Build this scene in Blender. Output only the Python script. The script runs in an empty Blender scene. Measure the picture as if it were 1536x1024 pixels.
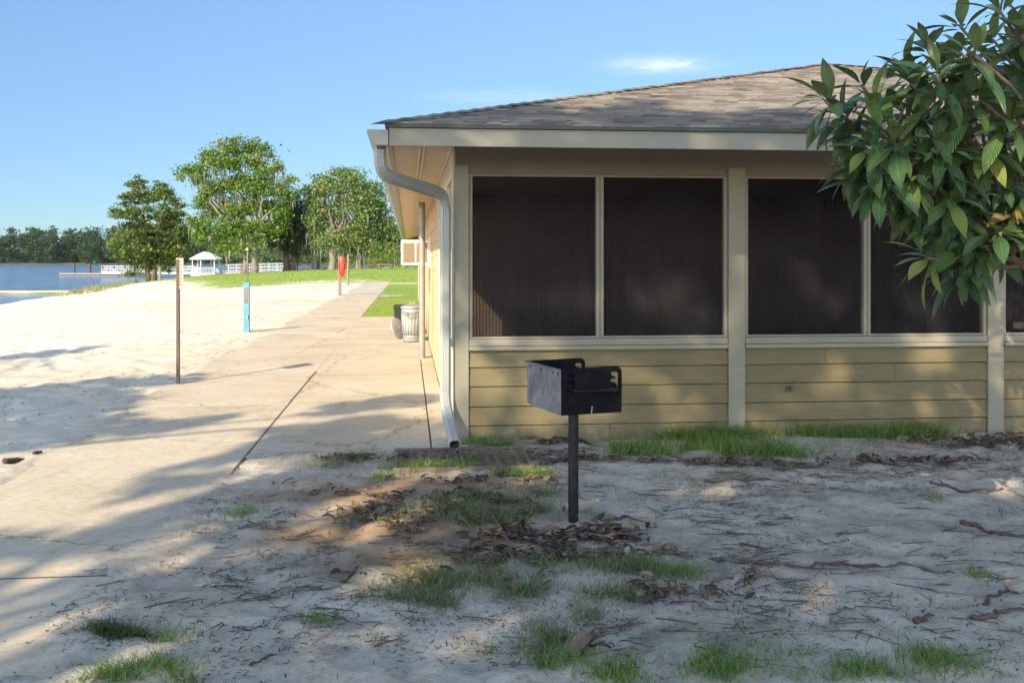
import bpy, bmesh, math, random
import numpy as np
from mathutils import Vector, Matrix

random.seed(7); rng = np.random.default_rng(11)
sc = bpy.context.scene; col = sc.collection
R = math.radians
# ------------------------------------------------------------------ frames
H, F, HY = 1.55, 1500.0, 390.0              # eye height, focal length and horizon of the photograph (1536 px wide)
TH = math.atan(155/1500); CT, ST = math.cos(TH), math.sin(TH)
CX, CY = -0.496, 8.55                       # front left corner of the porch
def L2W(u, v): return CX+CT*u-ST*v, CY+ST*u+CT*v
def W2L(X, Y): return (X-CX)*CT+(Y-CY)*ST, -(X-CX)*ST+(Y-CY)*CT
def P(px, py, z=0.0):                       # point of the plane at height z
    Y = (H-z)*F/(py-HY); return Vector(((px-768)/F*Y, Y, z))
def D(px, py, Y): return Vector(((px-768)/F*Y, Y, H-(py-HY)/F*Y))
SD = Vector((.421*math.cos(R(30)), .907*math.cos(R(30)), -math.sin(R(30)))).normalized()   # way the sunlight travels

# ------------------------------------------------------------------ noise
def _hash(ix, iy, seed):
    h = (ix.astype(np.int64)*374761393 + iy.astype(np.int64)*668265263 + seed*1442695041) & 0x7fffffff
    h = ((h ^ (h >> 13))*1274126177) & 0x7fffffff
    return ((h ^ (h >> 16)) & 0xffff)/65535.0
def vnoise(x, y, seed=0):
    x = np.asarray(x, float); y = np.asarray(y, float)
    ix = np.floor(x); iy = np.floor(y); fx = x-ix; fy = y-iy
    fx = fx*fx*(3-2*fx); fy = fy*fy*(3-2*fy)
    a = _hash(ix, iy, seed); b = _hash(ix+1, iy, seed); c = _hash(ix, iy+1, seed); d = _hash(ix+1, iy+1, seed)
    return a+(b-a)*fx+(c-a)*fy+(a-b-c+d)*fx*fy
def fbm(x, y, o=4, seed=0):
    s = 0; a = .5
    for i in range(o):
        s = s+a*vnoise(x*2**i+17.3*i, y*2**i-9.1*i, seed+i); a *= .5
    return s/(1-.5**o)
def sstep(a, b, x):
    t = np.clip((np.asarray(x, float)-a)/(b-a), 0, 1); return t*t*(3-2*t)

# ------------------------------------------------------------------ objects
def tag(o, label=None, cat=None, group=None, kind=None):
    if label: o['label'] = label
    if cat: o['category'] = cat
    if group: o['group'] = group
    if kind: o['kind'] = kind
    return o
def empty(name, loc=(0, 0, 0), rz=0.0, label=None, cat=None, group=None):
    o = bpy.data.objects.new(name, None); col.objects.link(o)
    o.location = loc; o.rotation_euler = (0, 0, rz); o.empty_display_size = .1
    return tag(o, label, cat, group)
def link(name, me, mat=None, parent=None):
    if mat: me.materials.append(mat)
    o = bpy.data.objects.new(name, me); col.objects.link(o)
    if parent: o.parent = parent
    return o
class MB:
    def __init__(s): s.v = []; s.f = []; s.c = []; s.cur = .5
    def add(s, vs, fs):
        n = len(s.v); s.v += [tuple(q) for q in vs]; s.c += [s.cur]*len(vs)
        s.f += [tuple(i+n for i in f) for f in fs]; return s
    def box(s, a, b, M=None):
        (x0, y0, z0), (x1, y1, z1) = a, b
        vs = [Vector(q) for q in ((x0,y0,z0),(x1,y0,z0),(x1,y1,z0),(x0,y1,z0),(x0,y0,z1),(x1,y0,z1),(x1,y1,z1),(x0,y1,z1))]
        if M is not None: vs = [M @ q for q in vs]
        return s.add(vs, ((0,3,2,1),(4,5,6,7),(0,1,5,4),(1,2,6,5),(2,3,7,6),(3,0,4,7)))
    def tube(s, pts, rad, n=10, cap=True):
        pts = [Vector(p) for p in pts]
        if not hasattr(rad, '__len__'): rad = [rad]*len(pts)
        T = (pts[1]-pts[0]).normalized()
        N = T.orthogonal().normalized(); rings = []
        for i, p in enumerate(pts):
            t = ((pts[min(i+1, len(pts)-1)]-pts[max(i-1, 0)])).normalized()
            q = T.rotation_difference(t); N = (q @ N).normalized(); T = t
            B = T.cross(N).normalized()
            rings.append([p+(N*math.cos(2*math.pi*k/n)+B*math.sin(2*math.pi*k/n))*rad[i] for k in range(n)])
        vs = [q for r in rings for q in r]; fs = []
        for i in range(len(pts)-1):
            for k in range(n):
                fs.append((i*n+k, i*n+(k+1) % n, (i+1)*n+(k+1) % n, (i+1)*n+k))
        if cap: fs.append(tuple(range(n))[::-1]); fs.append(tuple((len(pts)-1)*n+k for k in range(n)))
        return s.add(vs, fs)
    def lathe(s, prof, n=24, c=(0, 0, 0), M=None):
        vs = []; fs = []
        for r, z in prof:
            for k in range(n):
                a = 2*math.pi*k/n; q = Vector((r*math.cos(a), r*math.sin(a), z))
                if M is not None: q = M @ q
                vs.append(q+Vector(c))
        for i in range(len(prof)-1):
            for k in range(n): fs.append((i*n+k, i*n+(k+1) % n, (i+1)*n+(k+1) % n, (i+1)*n+k))
        return s.add(vs, fs)
    def sweep(s, sec, pts, frames, cap=True):            # sec: 2-D points, frames: list of (N, B, scale)
        n = len(sec); vs = []
        for p, (N, B, k) in zip(pts, frames): vs += [Vector(p)+N*(a*k)+B*(b*k) for a, b in sec]
        fs = [(i*n+j, i*n+(j+1) % n, (i+1)*n+(j+1) % n, (i+1)*n+j) for i in range(len(pts)-1) for j in range(n)]
        if cap: fs.append(tuple(range(n))[::-1])
        return s.add(vs, fs)
    def build(s, name, mat, parent=None, smooth=False, bevel=0, attr=False):
        me = bpy.data.meshes.new(name); me.from_pydata(s.v, [], s.f); me.update()
        bm = bmesh.new(); bm.from_mesh(me); bmesh.ops.recalc_face_normals(bm, faces=bm.faces); bm.to_mesh(me); bm.free()
        if attr:
            at = me.attributes.new('var', 'FLOAT', 'POINT'); at.data.foreach_set('value', np.array(s.c, dtype=np.float32))
        if smooth: me.polygons.foreach_set('use_smooth', [True]*len(me.polygons))
        o = link(name, me, mat, parent)
        if bevel:
            m = o.modifiers.new('bevel', 'BEVEL'); m.width = bevel; m.segments = 2; m.limit_method = 'ANGLE'
        return o
def plate(name, outline, holes, th, mat, parent, M):
    cu = bpy.data.curves.new(name, 'CURVE'); cu.dimensions = '2D'; cu.fill_mode = 'BOTH'; cu.extrude = th/2
    for ring in [outline]+holes:
        sp = cu.splines.new('POLY'); sp.points.add(len(ring)-1)
        for q, (a, b) in zip(sp.points, ring): q.co = (a, b, 0, 1)
        sp.use_cyclic_u = True
    tmp = bpy.data.objects.new('tmp', cu); col.objects.link(tmp)
    dg = bpy.context.evaluated_depsgraph_get(); dg.update()
    me = bpy.data.meshes.new_from_object(tmp.evaluated_get(dg)); bpy.data.objects.remove(tmp); bpy.data.curves.remove(cu)
    me.transform(M); me.materials.clear(); return link(name, me, mat, parent)
def mesh_np(name, V, Fc, var=None, uv=None, smooth=False):
    V = np.ascontiguousarray(V, dtype=np.float32); Fc = np.asarray(Fc, dtype=np.int32); nf, k = Fc.shape
    me = bpy.data.meshes.new(name)
    me.vertices.add(len(V)); me.vertices.foreach_set('co', V.ravel())
    me.loops.add(nf*k); me.loops.foreach_set('vertex_index', Fc.ravel())
    me.polygons.add(nf); me.polygons.foreach_set('loop_start', np.arange(0, nf*k, k, dtype=np.int32))
    if smooth: me.polygons.foreach_set('use_smooth', np.ones(nf, dtype=bool))
    me.update(calc_edges=True)
    if var is not None:
        at = me.attributes.new('var', 'FLOAT', 'POINT'); at.data.foreach_set('value', np.asarray(var, dtype=np.float32))
    if uv is not None:
        l = me.uv_layers.new(name='UVMap'); l.data.foreach_set('uv', np.asarray(uv, dtype=np.float32)[Fc.ravel()].ravel())
    return me
def bulk(name, tv, tf, A, T, var, mat, parent=None, uv=None, smooth=False):
    """many copies of one small template (leaf, blade, chip) in one mesh; A (n,3,3) columns are axes, T (n,3)"""
    tv = np.asarray(tv, float); tf = np.asarray(tf); n = len(T); k = len(tv)
    V = np.einsum('nij,kj->nki', A, tv)+np.asarray(T)[:, None, :]
    Fc = (tf[None]+(np.arange(n)*k)[:, None, None]).reshape(-1, tf.shape[1])
    U = None if uv is None else np.tile(np.asarray(uv, float), (n, 1))
    return link(name, mesh_np(name, V.reshape(-1, 3), Fc, np.repeat(var, k), U, smooth), mat, parent)
def rand_axes(n, up=0.0, size=None, flat=0.0):
    """random orthonormal frames (x along leaf, z normal); up biases normals upward"""
    nz = rng.normal(size=(n, 3)); nz /= np.linalg.norm(nz, axis=1)[:, None]
    nz[:, 2] = np.abs(nz[:, 2])+up; nz /= np.linalg.norm(nz, axis=1)[:, None]
    t = rng.normal(size=(n, 3)); x = np.cross(t, nz); x /= np.linalg.norm(x, axis=1)[:, None]
    y = np.cross(nz, x); A = np.stack([x, y, nz], axis=2)
    if size is not None: A = A*np.asarray(size)[:, None, None]
    return A
LEAF_V = [(-.5,0,0),(-.1,.26,.05),(.5,0,-.04),(-.1,-.26,.05)]; LEAF_F = [(0,3,2,1)]

# ------------------------------------------------------------------ materials
def nt(mat): mat.use_nodes = True; t = mat.node_tree; return t, t.nodes, t.links
def newmat(name):
    m = bpy.data.materials.new(name); t, n, l = nt(m); b = n['Principled BSDF']; return m, t, n, l, b
def ramp(n, stops):
    r = n.new('ShaderNodeValToRGB'); e = r.color_ramp.elements
    while len(e) < len(stops): e.new(.5)
    for q, (p, c) in zip(e, stops): q.position = p; q.color = (*c, 1) if len(c) == 3 else c
    return r
def coord(n, l, scale=(1, 1, 1), kind='Object'):
    tc = n.new('ShaderNodeTexCoord'); mp = n.new('ShaderNodeMapping'); mp.inputs['Scale'].default_value = scale
    l.new(tc.outputs[kind], mp.inputs['Vector']); return mp.outputs['Vector']
def noise(n, l, vec, scale, detail=5, rough=.6, dist=0):
    t = n.new('ShaderNodeTexNoise'); t.inputs['Scale'].default_value = scale; t.inputs['Detail'].default_value = detail
    t.inputs['Roughness'].default_value = rough; t.inputs['Distortion'].default_value = dist; l.new(vec, t.inputs['Vector']); return t
def mix(n, l, fac, a, b, mode='MIX'):
    m = n.new('ShaderNodeMix'); m.data_type = 'RGBA'; m.blend_type = mode
    for sock, val in ((m.inputs[0], fac), (m.inputs[6], a), (m.inputs[7], b)):
        if hasattr(val, 'is_linked'): l.new(val, sock)
        elif isinstance(val, (int, float)): sock.default_value = val
        else: sock.default_value = (*val, 1)
    return m.outputs[2]
def math_(n, l, op, a, b=0.0, c=None, clamp=False):
    m = n.new('ShaderNodeMath'); m.operation = op; m.use_clamp = clamp
    for i, val in enumerate((a, b, c)):
        if val is None: continue
        if hasattr(val, 'is_linked'): l.new(val, m.inputs[i])
        else: m.inputs[i].default_value = val
    return m.outputs[0]
def bump(n, l, h, strength, dist, normal=None):
    b = n.new('ShaderNodeBump'); b.inputs['Strength'].default_value = strength; b.inputs['Distance'].default_value = dist
    l.new(h, b.inputs['Height'])
    if normal: l.new(normal, b.inputs['Normal'])
    return b.outputs['Normal']
def attr(n, name):
    a = n.new('ShaderNodeAttribute'); a.attribute_name = name; return a.outputs['Fac']
def painted(name, c, rough=.55, var=.18, scale=3, dirt=None, dirtamt=.35, bmp=.15, stretch=(1, 1, 1), metal=0):
    m, t, n, l, b = newmat(name); v = coord(n, l, stretch)
    n1 = noise(n, l, v, scale, 8, .65); n2 = noise(n, l, v, scale*9, 4, .6)
    dark = tuple(q*(1-var) for q in c); lite = tuple(min(1, q*(1+var)) for q in c)
    r = ramp(n, [(.3, dark), (.7, lite)]); l.new(n1.outputs['Fac'], r.inputs[0]); out = r.outputs[0]
    if dirt:
        n3 = noise(n, l, v, scale*.7, 8, .7, .4); r3 = ramp(n, [(.52, (0,0,0)), (.72, (1,1,1))]); l.new(n3.outputs['Fac'], r3.inputs[0])
        out = mix(n, l, math_(n, l, 'MULTIPLY', r3.outputs[0], dirtamt), out, dirt)
    l.new(out, b.inputs['Base Color']); b.inputs['Roughness'].default_value = rough; b.inputs['Metallic'].default_value = metal
    if bmp: l.new(bump(n, l, n2.outputs['Fac'], bmp, .01), b.inputs['Normal'])
    return m
def lift(k, st): return [(p, tuple(min(.8, q*k) for q in c)) for p, c in st]
def foliage(name, stops, trans=.3, rough=.5, spec=.35):
    m, t, n, l, b = newmat(name); r = ramp(n, stops); l.new(attr(n, 'var'), r.inputs[0])
    l.new(r.outputs[0], b.inputs['Base Color']); b.inputs['Roughness'].default_value = rough
    b.inputs['Specular IOR Level'].default_value = spec
    tr = n.new('ShaderNodeBsdfTranslucent'); tc = mix(n, l, .5, r.outputs[0], (.16, .22, .02)); l.new(tc, tr.inputs['Color'])
    ms = n.new('ShaderNodeMixShader'); ms.inputs[0].default_value = trans
    l.new(b.outputs[0], ms.inputs[1]); l.new(tr.outputs[0], ms.inputs[2]); l.new(ms.outputs[0], n['Material Output'].inputs['Surface'])
    return m
M = {}
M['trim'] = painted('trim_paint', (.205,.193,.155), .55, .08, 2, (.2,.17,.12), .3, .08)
def splash(m):
    n, l = m.node_tree.nodes, m.node_tree.links; b = n['Principled BSDF']; src = b.inputs['Base Color'].links[0].from_socket
    tc = n.new('ShaderNodeTexCoord'); s_ = n.new('ShaderNodeSeparateXYZ'); l.new(tc.outputs['Object'], s_.inputs[0])
    n1 = noise(n, l, tc.outputs['Object'], 7, 8, .8); n2 = noise(n, l, tc.outputs['Object'], 1.6, 4, .6)
    lim = math_(n, l, 'MULTIPLY_ADD', n2.outputs['Fac'], .5, -.08); near = math_(n, l, 'SUBTRACT', lim, s_.outputs[2])
    f_ = math_(n, l, 'MULTIPLY', math_(n, l, 'MULTIPLY', near, 5, None, True), math_(n, l, 'MULTIPLY_ADD', n1.outputs['Fac'], 5, -2.3, True))
    l.new(mix(n, l, math_(n, l, 'MULTIPLY', f_, .75), src, (.34,.29,.21)), b.inputs['Base Color'])
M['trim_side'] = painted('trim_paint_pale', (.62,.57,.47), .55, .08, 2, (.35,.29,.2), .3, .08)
M['fascia'] = painted('fascia_paint', (.195,.187,.155), .5, .08, 1.5, (.2,.19,.16), .35, .06)
M['soffit'] = painted('soffit_paint', (.58,.46,.32), .6, .08, 2, (.33,.24,.15), .3, .08)
M['siding'] = painted('siding_paint', (.125,.102,.048), .6, .16, 2.2, (.10,.075,.04), .6, .35, (1, 1, 6))
splash(M['siding'])
M['header'] = painted('header_paint', (.14,.125,.099), .6, .10, 2, (.15,.12,.09), .4, .1)
M['drip'] = painted('dark_green_metal', (.018,.032,.03), .45, .15, 3, None, 0, 0)
M['gutter'] = painted('gutter_metal', (.20,.205,.19), .4, .08, 2, (.2,.18,.14), .4, .05)
M['spout'] = painted('downspout_enamel', (.31,.325,.315), .45, .06, 3, (.34,.31,.25), .5, .05)
M['inside_dark'] = painted('spout_inside', (.07,.06,.045), .9, .2, 3, None, 0, 0)
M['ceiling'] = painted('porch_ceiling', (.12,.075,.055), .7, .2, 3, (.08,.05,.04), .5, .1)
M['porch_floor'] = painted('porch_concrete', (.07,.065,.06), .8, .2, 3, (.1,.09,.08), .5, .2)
M['galv'] = painted('galvanised_steel', (.34,.36,.36), .45, .14, 6, (.34,.33,.3), .5, .05, metal=.35)
M['galv_dull'] = painted('galvanised_dull', (.28,.28,.26), .5, .18, 5, (.2,.15,.1), .5, .08, metal=.3)
M['white'] = painted('white_paint', (.5,.5,.49), .5, .05, 2, (.55,.52,.45), .25, .03)
M['ac_white'] = painted('cream_enamel', (.78,.72,.6), .45, .06, 3, (.5,.42,.3), .3, .03)
M['ac_grille'] = painted('louvre_brown', (.26,.2,.14), .6, .15, 4, None, 0, .05)
M['black_plastic'] = painted('black_plastic', (.02,.022,.022), .5, .2, 3, None, 0, .05)
M['rust_post'] = painted('rusty_channel', (.075,.055,.048), .7, .3, 12, (.12,.065,.04), .6, .2)
M['sign_face'] = painted('faded_sign_face', (.55,.42,.32), .5, .1, 5, (.4,.25,.18), .4, .03)
M['sign_ink'] = painted('faded_ink', (.28,.15,.12), .6, .1, 5, None, 0, 0)
M['blue'] = painted('sky_blue_paint', (.08,.26,.36), .5, .12, 6, (.25,.3,.3), .3, .08)
M['wood_grey'] = painted('weathered_wood', (.23,.17,.12), .8, .25, 4, (.1,.07,.05), .5, .3, (6, 6, 1))
M['red'] = painted('red_plastic', (.72,.035,.03), .4, .08, 4, None, 0, .03)
M['dock'] = painted('dock_boards', (.33,.32,.3), .7, .15, 1, (.2,.19,.17), .4, .1)
M['pile'] = painted('dark_piling', (.075,.06,.05), .8, .25, 2, None, 0, .2)
M['yellow'] = painted('yellow_float', (.55,.46,.2), .5, .1, 1, None, 0, 0)
M['gazebo_roof'] = painted('pale_shingle', (.55,.54,.52), .7, .08, 1, None, 0, .1)
M['twig'] = painted('twig_bark', (.085,.06,.048), .85, .35, 20, (.16,.12,.1), .5, .3)
M['log'] = painted('dark_wet_wood', (.05,.035,.028), .85, .3, 14, (.1,.08,.06), .5, .4)
M['pole_black'] = painted('black_enamel', (.010,.012,.015), .42, .3, 14, (.075,.045,.032), .5, .2)
M['grill_black'] = painted('soot_black_steel', (.006,.006,.009), .6, .3, 10, (.03,.02,.016), .6, .15); M['grill_black'].node_tree.nodes['Principled BSDF'].inputs['Specular IOR Level'].default_value = .06; M['pole_black'].node_tree.nodes['Principled BSDF'].inputs['Specular IOR Level'].default_value = .2

def m_grill_back():
    m, t, n, l, b = newmat('weathered_grill_steel'); v = coord(n, l)
    n1 = noise(n, l, v, 9, 8, .7, .6); r = ramp(n, [(.36, (.075,.072,.088)), (.5, (.13,.125,.15)), (.62, (.2,.195,.225)), (.74, (.09,.07,.07))])
    l.new(n1.outputs['Fac'], r.inputs[0]); l.new(r.outputs[0], b.inputs['Base Color']); b.inputs['Roughness'].default_value = .5
    l.new(bump(n, l, n1.outputs['Fac'], .12, .01), b.inputs['Normal']); return m
M['grill_back'] = m_grill_back()

def m_bark(name, a, b_, sc_=(3, 3, .7)):
    m, t, n, l, b = newmat(name); v = coord(n, l, sc_)
    n1 = noise(n, l, v, 3, 8, .7, .5); r = ramp(n, [(.35, a), (.65, b_)]); l.new(n1.outputs['Fac'], r.inputs[0])
    l.new(r.outputs[0], b.inputs['Base Color']); b.inputs['Roughness'].default_value = .9
    l.new(bump(n, l, n1.outputs['Fac'], .6, .05), b.inputs['Normal']); return m
M['bark'] = m_bark('oak_bark', (.10,.085,.065), (.26,.23,.19)); M['bark_pale'] = m_bark('pale_bark', (.22,.19,.15), (.48,.44,.38))
M['bark_dark'] = m_bark('cypress_bark', (.07,.05,.035), (.17,.13,.10)); M['bark_loquat'] = m_bark('loquat_bark', (.10,.065,.045), (.25,.17,.12), (8, 8, 8))

M['f_cypress'] = foliage('cypress_leaf', lift(1.5, [(0,(.025,.05,.014)),(.45,(.06,.10,.022)),(.75,(.13,.155,.03)),(1,(.19,.165,.05))]), .22)
M['f_syc'] = foliage('sycamore_leaf', lift(1.0, [(0,(.06,.13,.018)),(.55,(.12,.225,.035)),(.82,(.21,.27,.05)),(1,(.32,.21,.06))]), .32)
M['f_oak'] = foliage('oak_leaf', lift(1.35, [(0,(.045,.085,.022)),(.5,(.10,.155,.04)),(.9,(.165,.21,.07)),(1,(.22,.24,.1))]), .25)
M['f_dark'] = foliage('dark_oak_leaf', lift(1.2, [(0,(.018,.032,.012)),(.6,(.035,.055,.02)),(.9,(.07,.085,.03)),(1,(.15,.085,.03))]), .2)
M['f_far'] = foliage('far_wood_leaf', [(0,(.016,.04,.018)),(.6,(.035,.075,.03)),(.92,(.07,.105,.045)),(1,(.16,.14,.08))], .15)
M['f_scrub'] = foliage('scrub_leaf', [(0,(.07,.10,.025)),(.6,(.16,.18,.045)),(1,(.3,.26,.1))], .3)
M['moss'] = foliage('spanish_moss', [(0,(.13,.145,.115)),(1,(.26,.275,.225))], .3, .9, .1)
M['grass'] = foliage('grass_blade', [(0,(.045,.10,.02)),(.55,(.115,.23,.04)),(.82,(.2,.3,.07)),(1,(.36,.32,.16))], .35)
M['grass_dull'] = foliage('dull_grass_blade', [(0,(.06,.09,.035)),(.5,(.13,.175,.07)),(.82,(.24,.25,.12)),(1,(.4,.35,.22))], .3)
M['dryleaf'] = foliage('dry_leaf', [(0,(.05,.036,.032)),(.5,(.14,.10,.08)),(.82,(.23,.155,.115)),(.95,(.32,.16,.075)),(1,(.36,.32,.27))], .12, .7)
M['chips'] = foliage('debris', [(0,(.03,.022,.018)),(.6,(.09,.062,.045)),(.9,(.17,.12,.08)),(1,(.4,.37,.32))], .0, .85)

def m_loquat():
    m, t, n, l, b = newmat('loquat_leaf'); uvn = n.new('ShaderNodeUVMap'); sx = n.new('ShaderNodeSeparateXYZ'); l.new(uvn.outputs[0], sx.inputs[0])
    a = math_(n, l, 'ABSOLUTE', math_(n, l, 'SUBTRACT', sx.outputs[1], .5))
    ph = math_(n, l, 'SUBTRACT', math_(n, l, 'MULTIPLY', sx.outputs[0], 92), math_(n, l, 'MULTIPLY', a, 38))
    w = math_(n, l, 'MULTIPLY_ADD', math_(n, l, 'SINE', ph), .5, .5)
    vein = math_(n, l, 'POWER', w, 8); mid = math_(n, l, 'LESS_THAN', a, .03)
    r = ramp(n, [(0,(.04,.10,.05)),(.45,(.08,.175,.065)),(.7,(.16,.26,.06)),(.9,(.28,.32,.08)),(1,(.34,.22,.07))]); l.new(attr(n, 'var'), r.inputs[0])
    c = mix(n, l, math_(n, l, 'MULTIPLY', vein, .38), r.outputs[0], (.12,.19,.08)); c = mix(n, l, math_(n, l, 'MULTIPLY', mid, .55), c, (.2,.25,.1))
    geo = n.new('ShaderNodeNewGeometry'); c2 = mix(n, l, math_(n, l, 'MULTIPLY', geo.outputs['Backfacing'], .65), c, (.16,.2,.09))
    l.new(c2, b.inputs['Base Color']); b.inputs['Roughness'].default_value = .27; b.inputs['Specular IOR Level'].default_value = .5
    l.new(bump(n, l, w, .8, .008), b.inputs['Normal'])
    tr = n.new('ShaderNodeBsdfTranslucent'); l.new(mix(n, l, .5, c, (.2,.28,.02)), tr.inputs['Color'])
    ms = n.new('ShaderNodeMixShader'); ms.inputs[0].default_value = .22
    l.new(b.outputs[0], ms.inputs[1]); l.new(tr.outputs[0], ms.inputs[2]); l.new(ms.outputs[0], n['Material Output'].inputs['Surface'])
    return m
M['loquat'] = m_loquat()

def m_shingle():
    m, t, n, l, b = newmat('asphalt_shingle'); v = coord(n, l)
    r = ramp(n, [(0,(.06,.05,.043)),(.3,(.115,.095,.079)),(.6,(.175,.156,.137)),(.85,(.24,.212,.182)),(1,(.15,.14,.13))]); l.new(attr(n, 'var'), r.inputs[0])
    g = noise(n, l, v, 160, 3, .7); gr = ramp(n, [(.3,(.7,.7,.7)),(.7,(1.25,1.25,1.25))]); l.new(g.outputs['Fac'], gr.inputs[0])
    big = noise(n, l, v, .9, 5, .6); br = ramp(n, [(.35,(.85,.85,.87)),(.65,(1.1,1.1,1.08))]); l.new(big.outputs['Fac'], br.inputs[0])
    c = mix(n, l, 1, r.outputs[0], gr.outputs[0], 'MULTIPLY'); c = mix(n, l, 1, c, br.outputs[0], 'MULTIPLY')
    l.new(c, b.inputs['Base Color']); b.inputs['Roughness'].default_value = .9; l.new(bump(n, l, g.outputs['Fac'], .5, .006), b.inputs['Normal']); return m
M['shingle'] = m_shingle()

def m_block(name, a, b_, mortar, axis):
    m, t, n, l, b = newmat(name); tc = n.new('ShaderNodeTexCoord'); s = n.new('ShaderNodeSeparateXYZ'); l.new(tc.outputs['Object'], s.inputs[0])
    cb = n.new('ShaderNodeCombineXYZ'); l.new(s.outputs[axis], cb.inputs[0]); l.new(s.outputs[2], cb.inputs[1])
    br = n.new('ShaderNodeTexBrick'); l.new(cb.outputs[0], br.inputs['Vector']); br.inputs['Scale'].default_value = 1
    br.inputs['Brick Width'].default_value = .4; br.inputs['Row Height'].default_value = .2; br.inputs['Mortar Size'].default_value = .009
    br.inputs['Color1'].default_value = (*a, 1); br.inputs['Color2'].default_value = (*b_, 1); br.inputs['Mortar'].default_value = (*mortar, 1)
    n1 = noise(n, l, tc.outputs['Object'], 30, 6, .7); r = ramp(n, [(.3,(.75,.75,.75)),(.7,(1.2,1.2,1.2))]); l.new(n1.outputs['Fac'], r.inputs[0])
    l.new(mix(n, l, 1, br.outputs[0], r.outputs[0], 'MULTIPLY'), b.inputs['Base Color']); b.inputs['Roughness'].default_value = .9
    l.new(bump(n, l, n1.outputs['Fac'], .5, .02), b.inputs['Normal']); return m
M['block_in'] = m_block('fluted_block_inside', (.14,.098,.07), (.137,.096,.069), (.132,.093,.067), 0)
M['block_out'] = m_block('fluted_block_outside', (.62,.44,.27), (.56,.38,.23), (.4,.3,.2), 1)

def m_screen():
    m, t, n, l, b = newmat('insect_screen'); v = coord(n, l)
    d = n.new('ShaderNodeBsdfDiffuse'); n1 = noise(n, l, v, 2.2, 6, .65, .5); r = ramp(n, [(.33,(.009,.009,.013)),(.68,(.026,.026,.03))]); l.new(n1.outputs['Fac'], r.inputs[0])
    l.new(r.outputs[0], d.inputs['Color']); tp = n.new('ShaderNodeBsdfTransparent'); ms = n.new('ShaderNodeMixShader'); ms.inputs[0].default_value = .62
    l.new(tp.outputs[0], ms.inputs[1]); l.new(d.outputs[0], ms.inputs[2]); l.new(ms.outputs[0], n['Material Output'].inputs['Surface']); return m
M['screen'] = m_screen(); M['screen_thin'] = m_screen(); [q for q in M['screen_thin'].node_tree.nodes if q.type == 'MIX_SHADER'][0].inputs[0].default_value = .25

def m_concrete():
    m, t, n, l, b = newmat('worn_concrete'); v = coord(n, l)
    n1 = noise(n, l, v, .8, 8, .7, .3); n2 = noise(n, l, v, 14, 6, .7); n3 = noise(n, l, v, 120, 3, .7)
    r = ramp(n, [(.3,(.40,.335,.24)),(.5,(.505,.437,.33)),(.72,(.57,.512,.40))]); l.new(n1.outputs['Fac'], r.inputs[0])
    r2 = ramp(n, [(.3,(.8,.78,.75)),(.55,(1,1,1)),(.8,(1.08,1.08,1.08))]); l.new(n2.outputs['Fac'], r2.inputs[0])
    r3 = ramp(n, [(.25,(.75,.75,.75)),(.6,(1.06,1.06,1.06))]); l.new(n3.outputs['Fac'], r3.inputs[0])
    c = mix(n, l, 1, r.outputs[0], r2.outputs[0], 'MULTIPLY'); c = mix(n, l, .7, c, r3.outputs[0], 'MULTIPLY')
    st = noise(n, l, coord(n, l, (1.6, .5, 1)), 1.6, 8, .75, .8); rs = ramp(n, [(.56,(0,0,0)),(.7,(1,1,1))]); l.new(st.outputs['Fac'], rs.inputs[0])
    c = mix(n, l, math_(n, l, 'MULTIPLY', rs.outputs[0], .4), c, (.27,.19,.12))
    vo = n.new('ShaderNodeTexVoronoi'); vo.feature = 'DISTANCE_TO_EDGE'; vo.inputs['Scale'].default_value = .42; wv = noise(n, l, v, 2.5, 5, .7)
    va = n.new('ShaderNodeVectorMath'); va.operation = 'MULTIPLY_ADD'; l.new(wv.outputs['Color'], va.inputs[0]); va.inputs[1].default_value = (.5, .5, .5); l.new(v, va.inputs[2]); l.new(va.outputs[0], vo.inputs['Vector'])
    ck = math_(n, l, 'LESS_THAN', vo.outputs['Distance'], .0045); c = mix(n, l, math_(n, l, 'MULTIPLY', ck, .55), c, (.12,.09,.06))
    l.new(c, b.inputs['Base Color']); b.inputs['Roughness'].default_value = .9
    h = math_(n, l, 'MULTIPLY_ADD', n2.outputs['Fac'], .5, n3.outputs['Fac']); l.new(bump(n, l, h, .35, .006), b.inputs['Normal']); return m
M['concrete'] = m_concrete()

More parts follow.
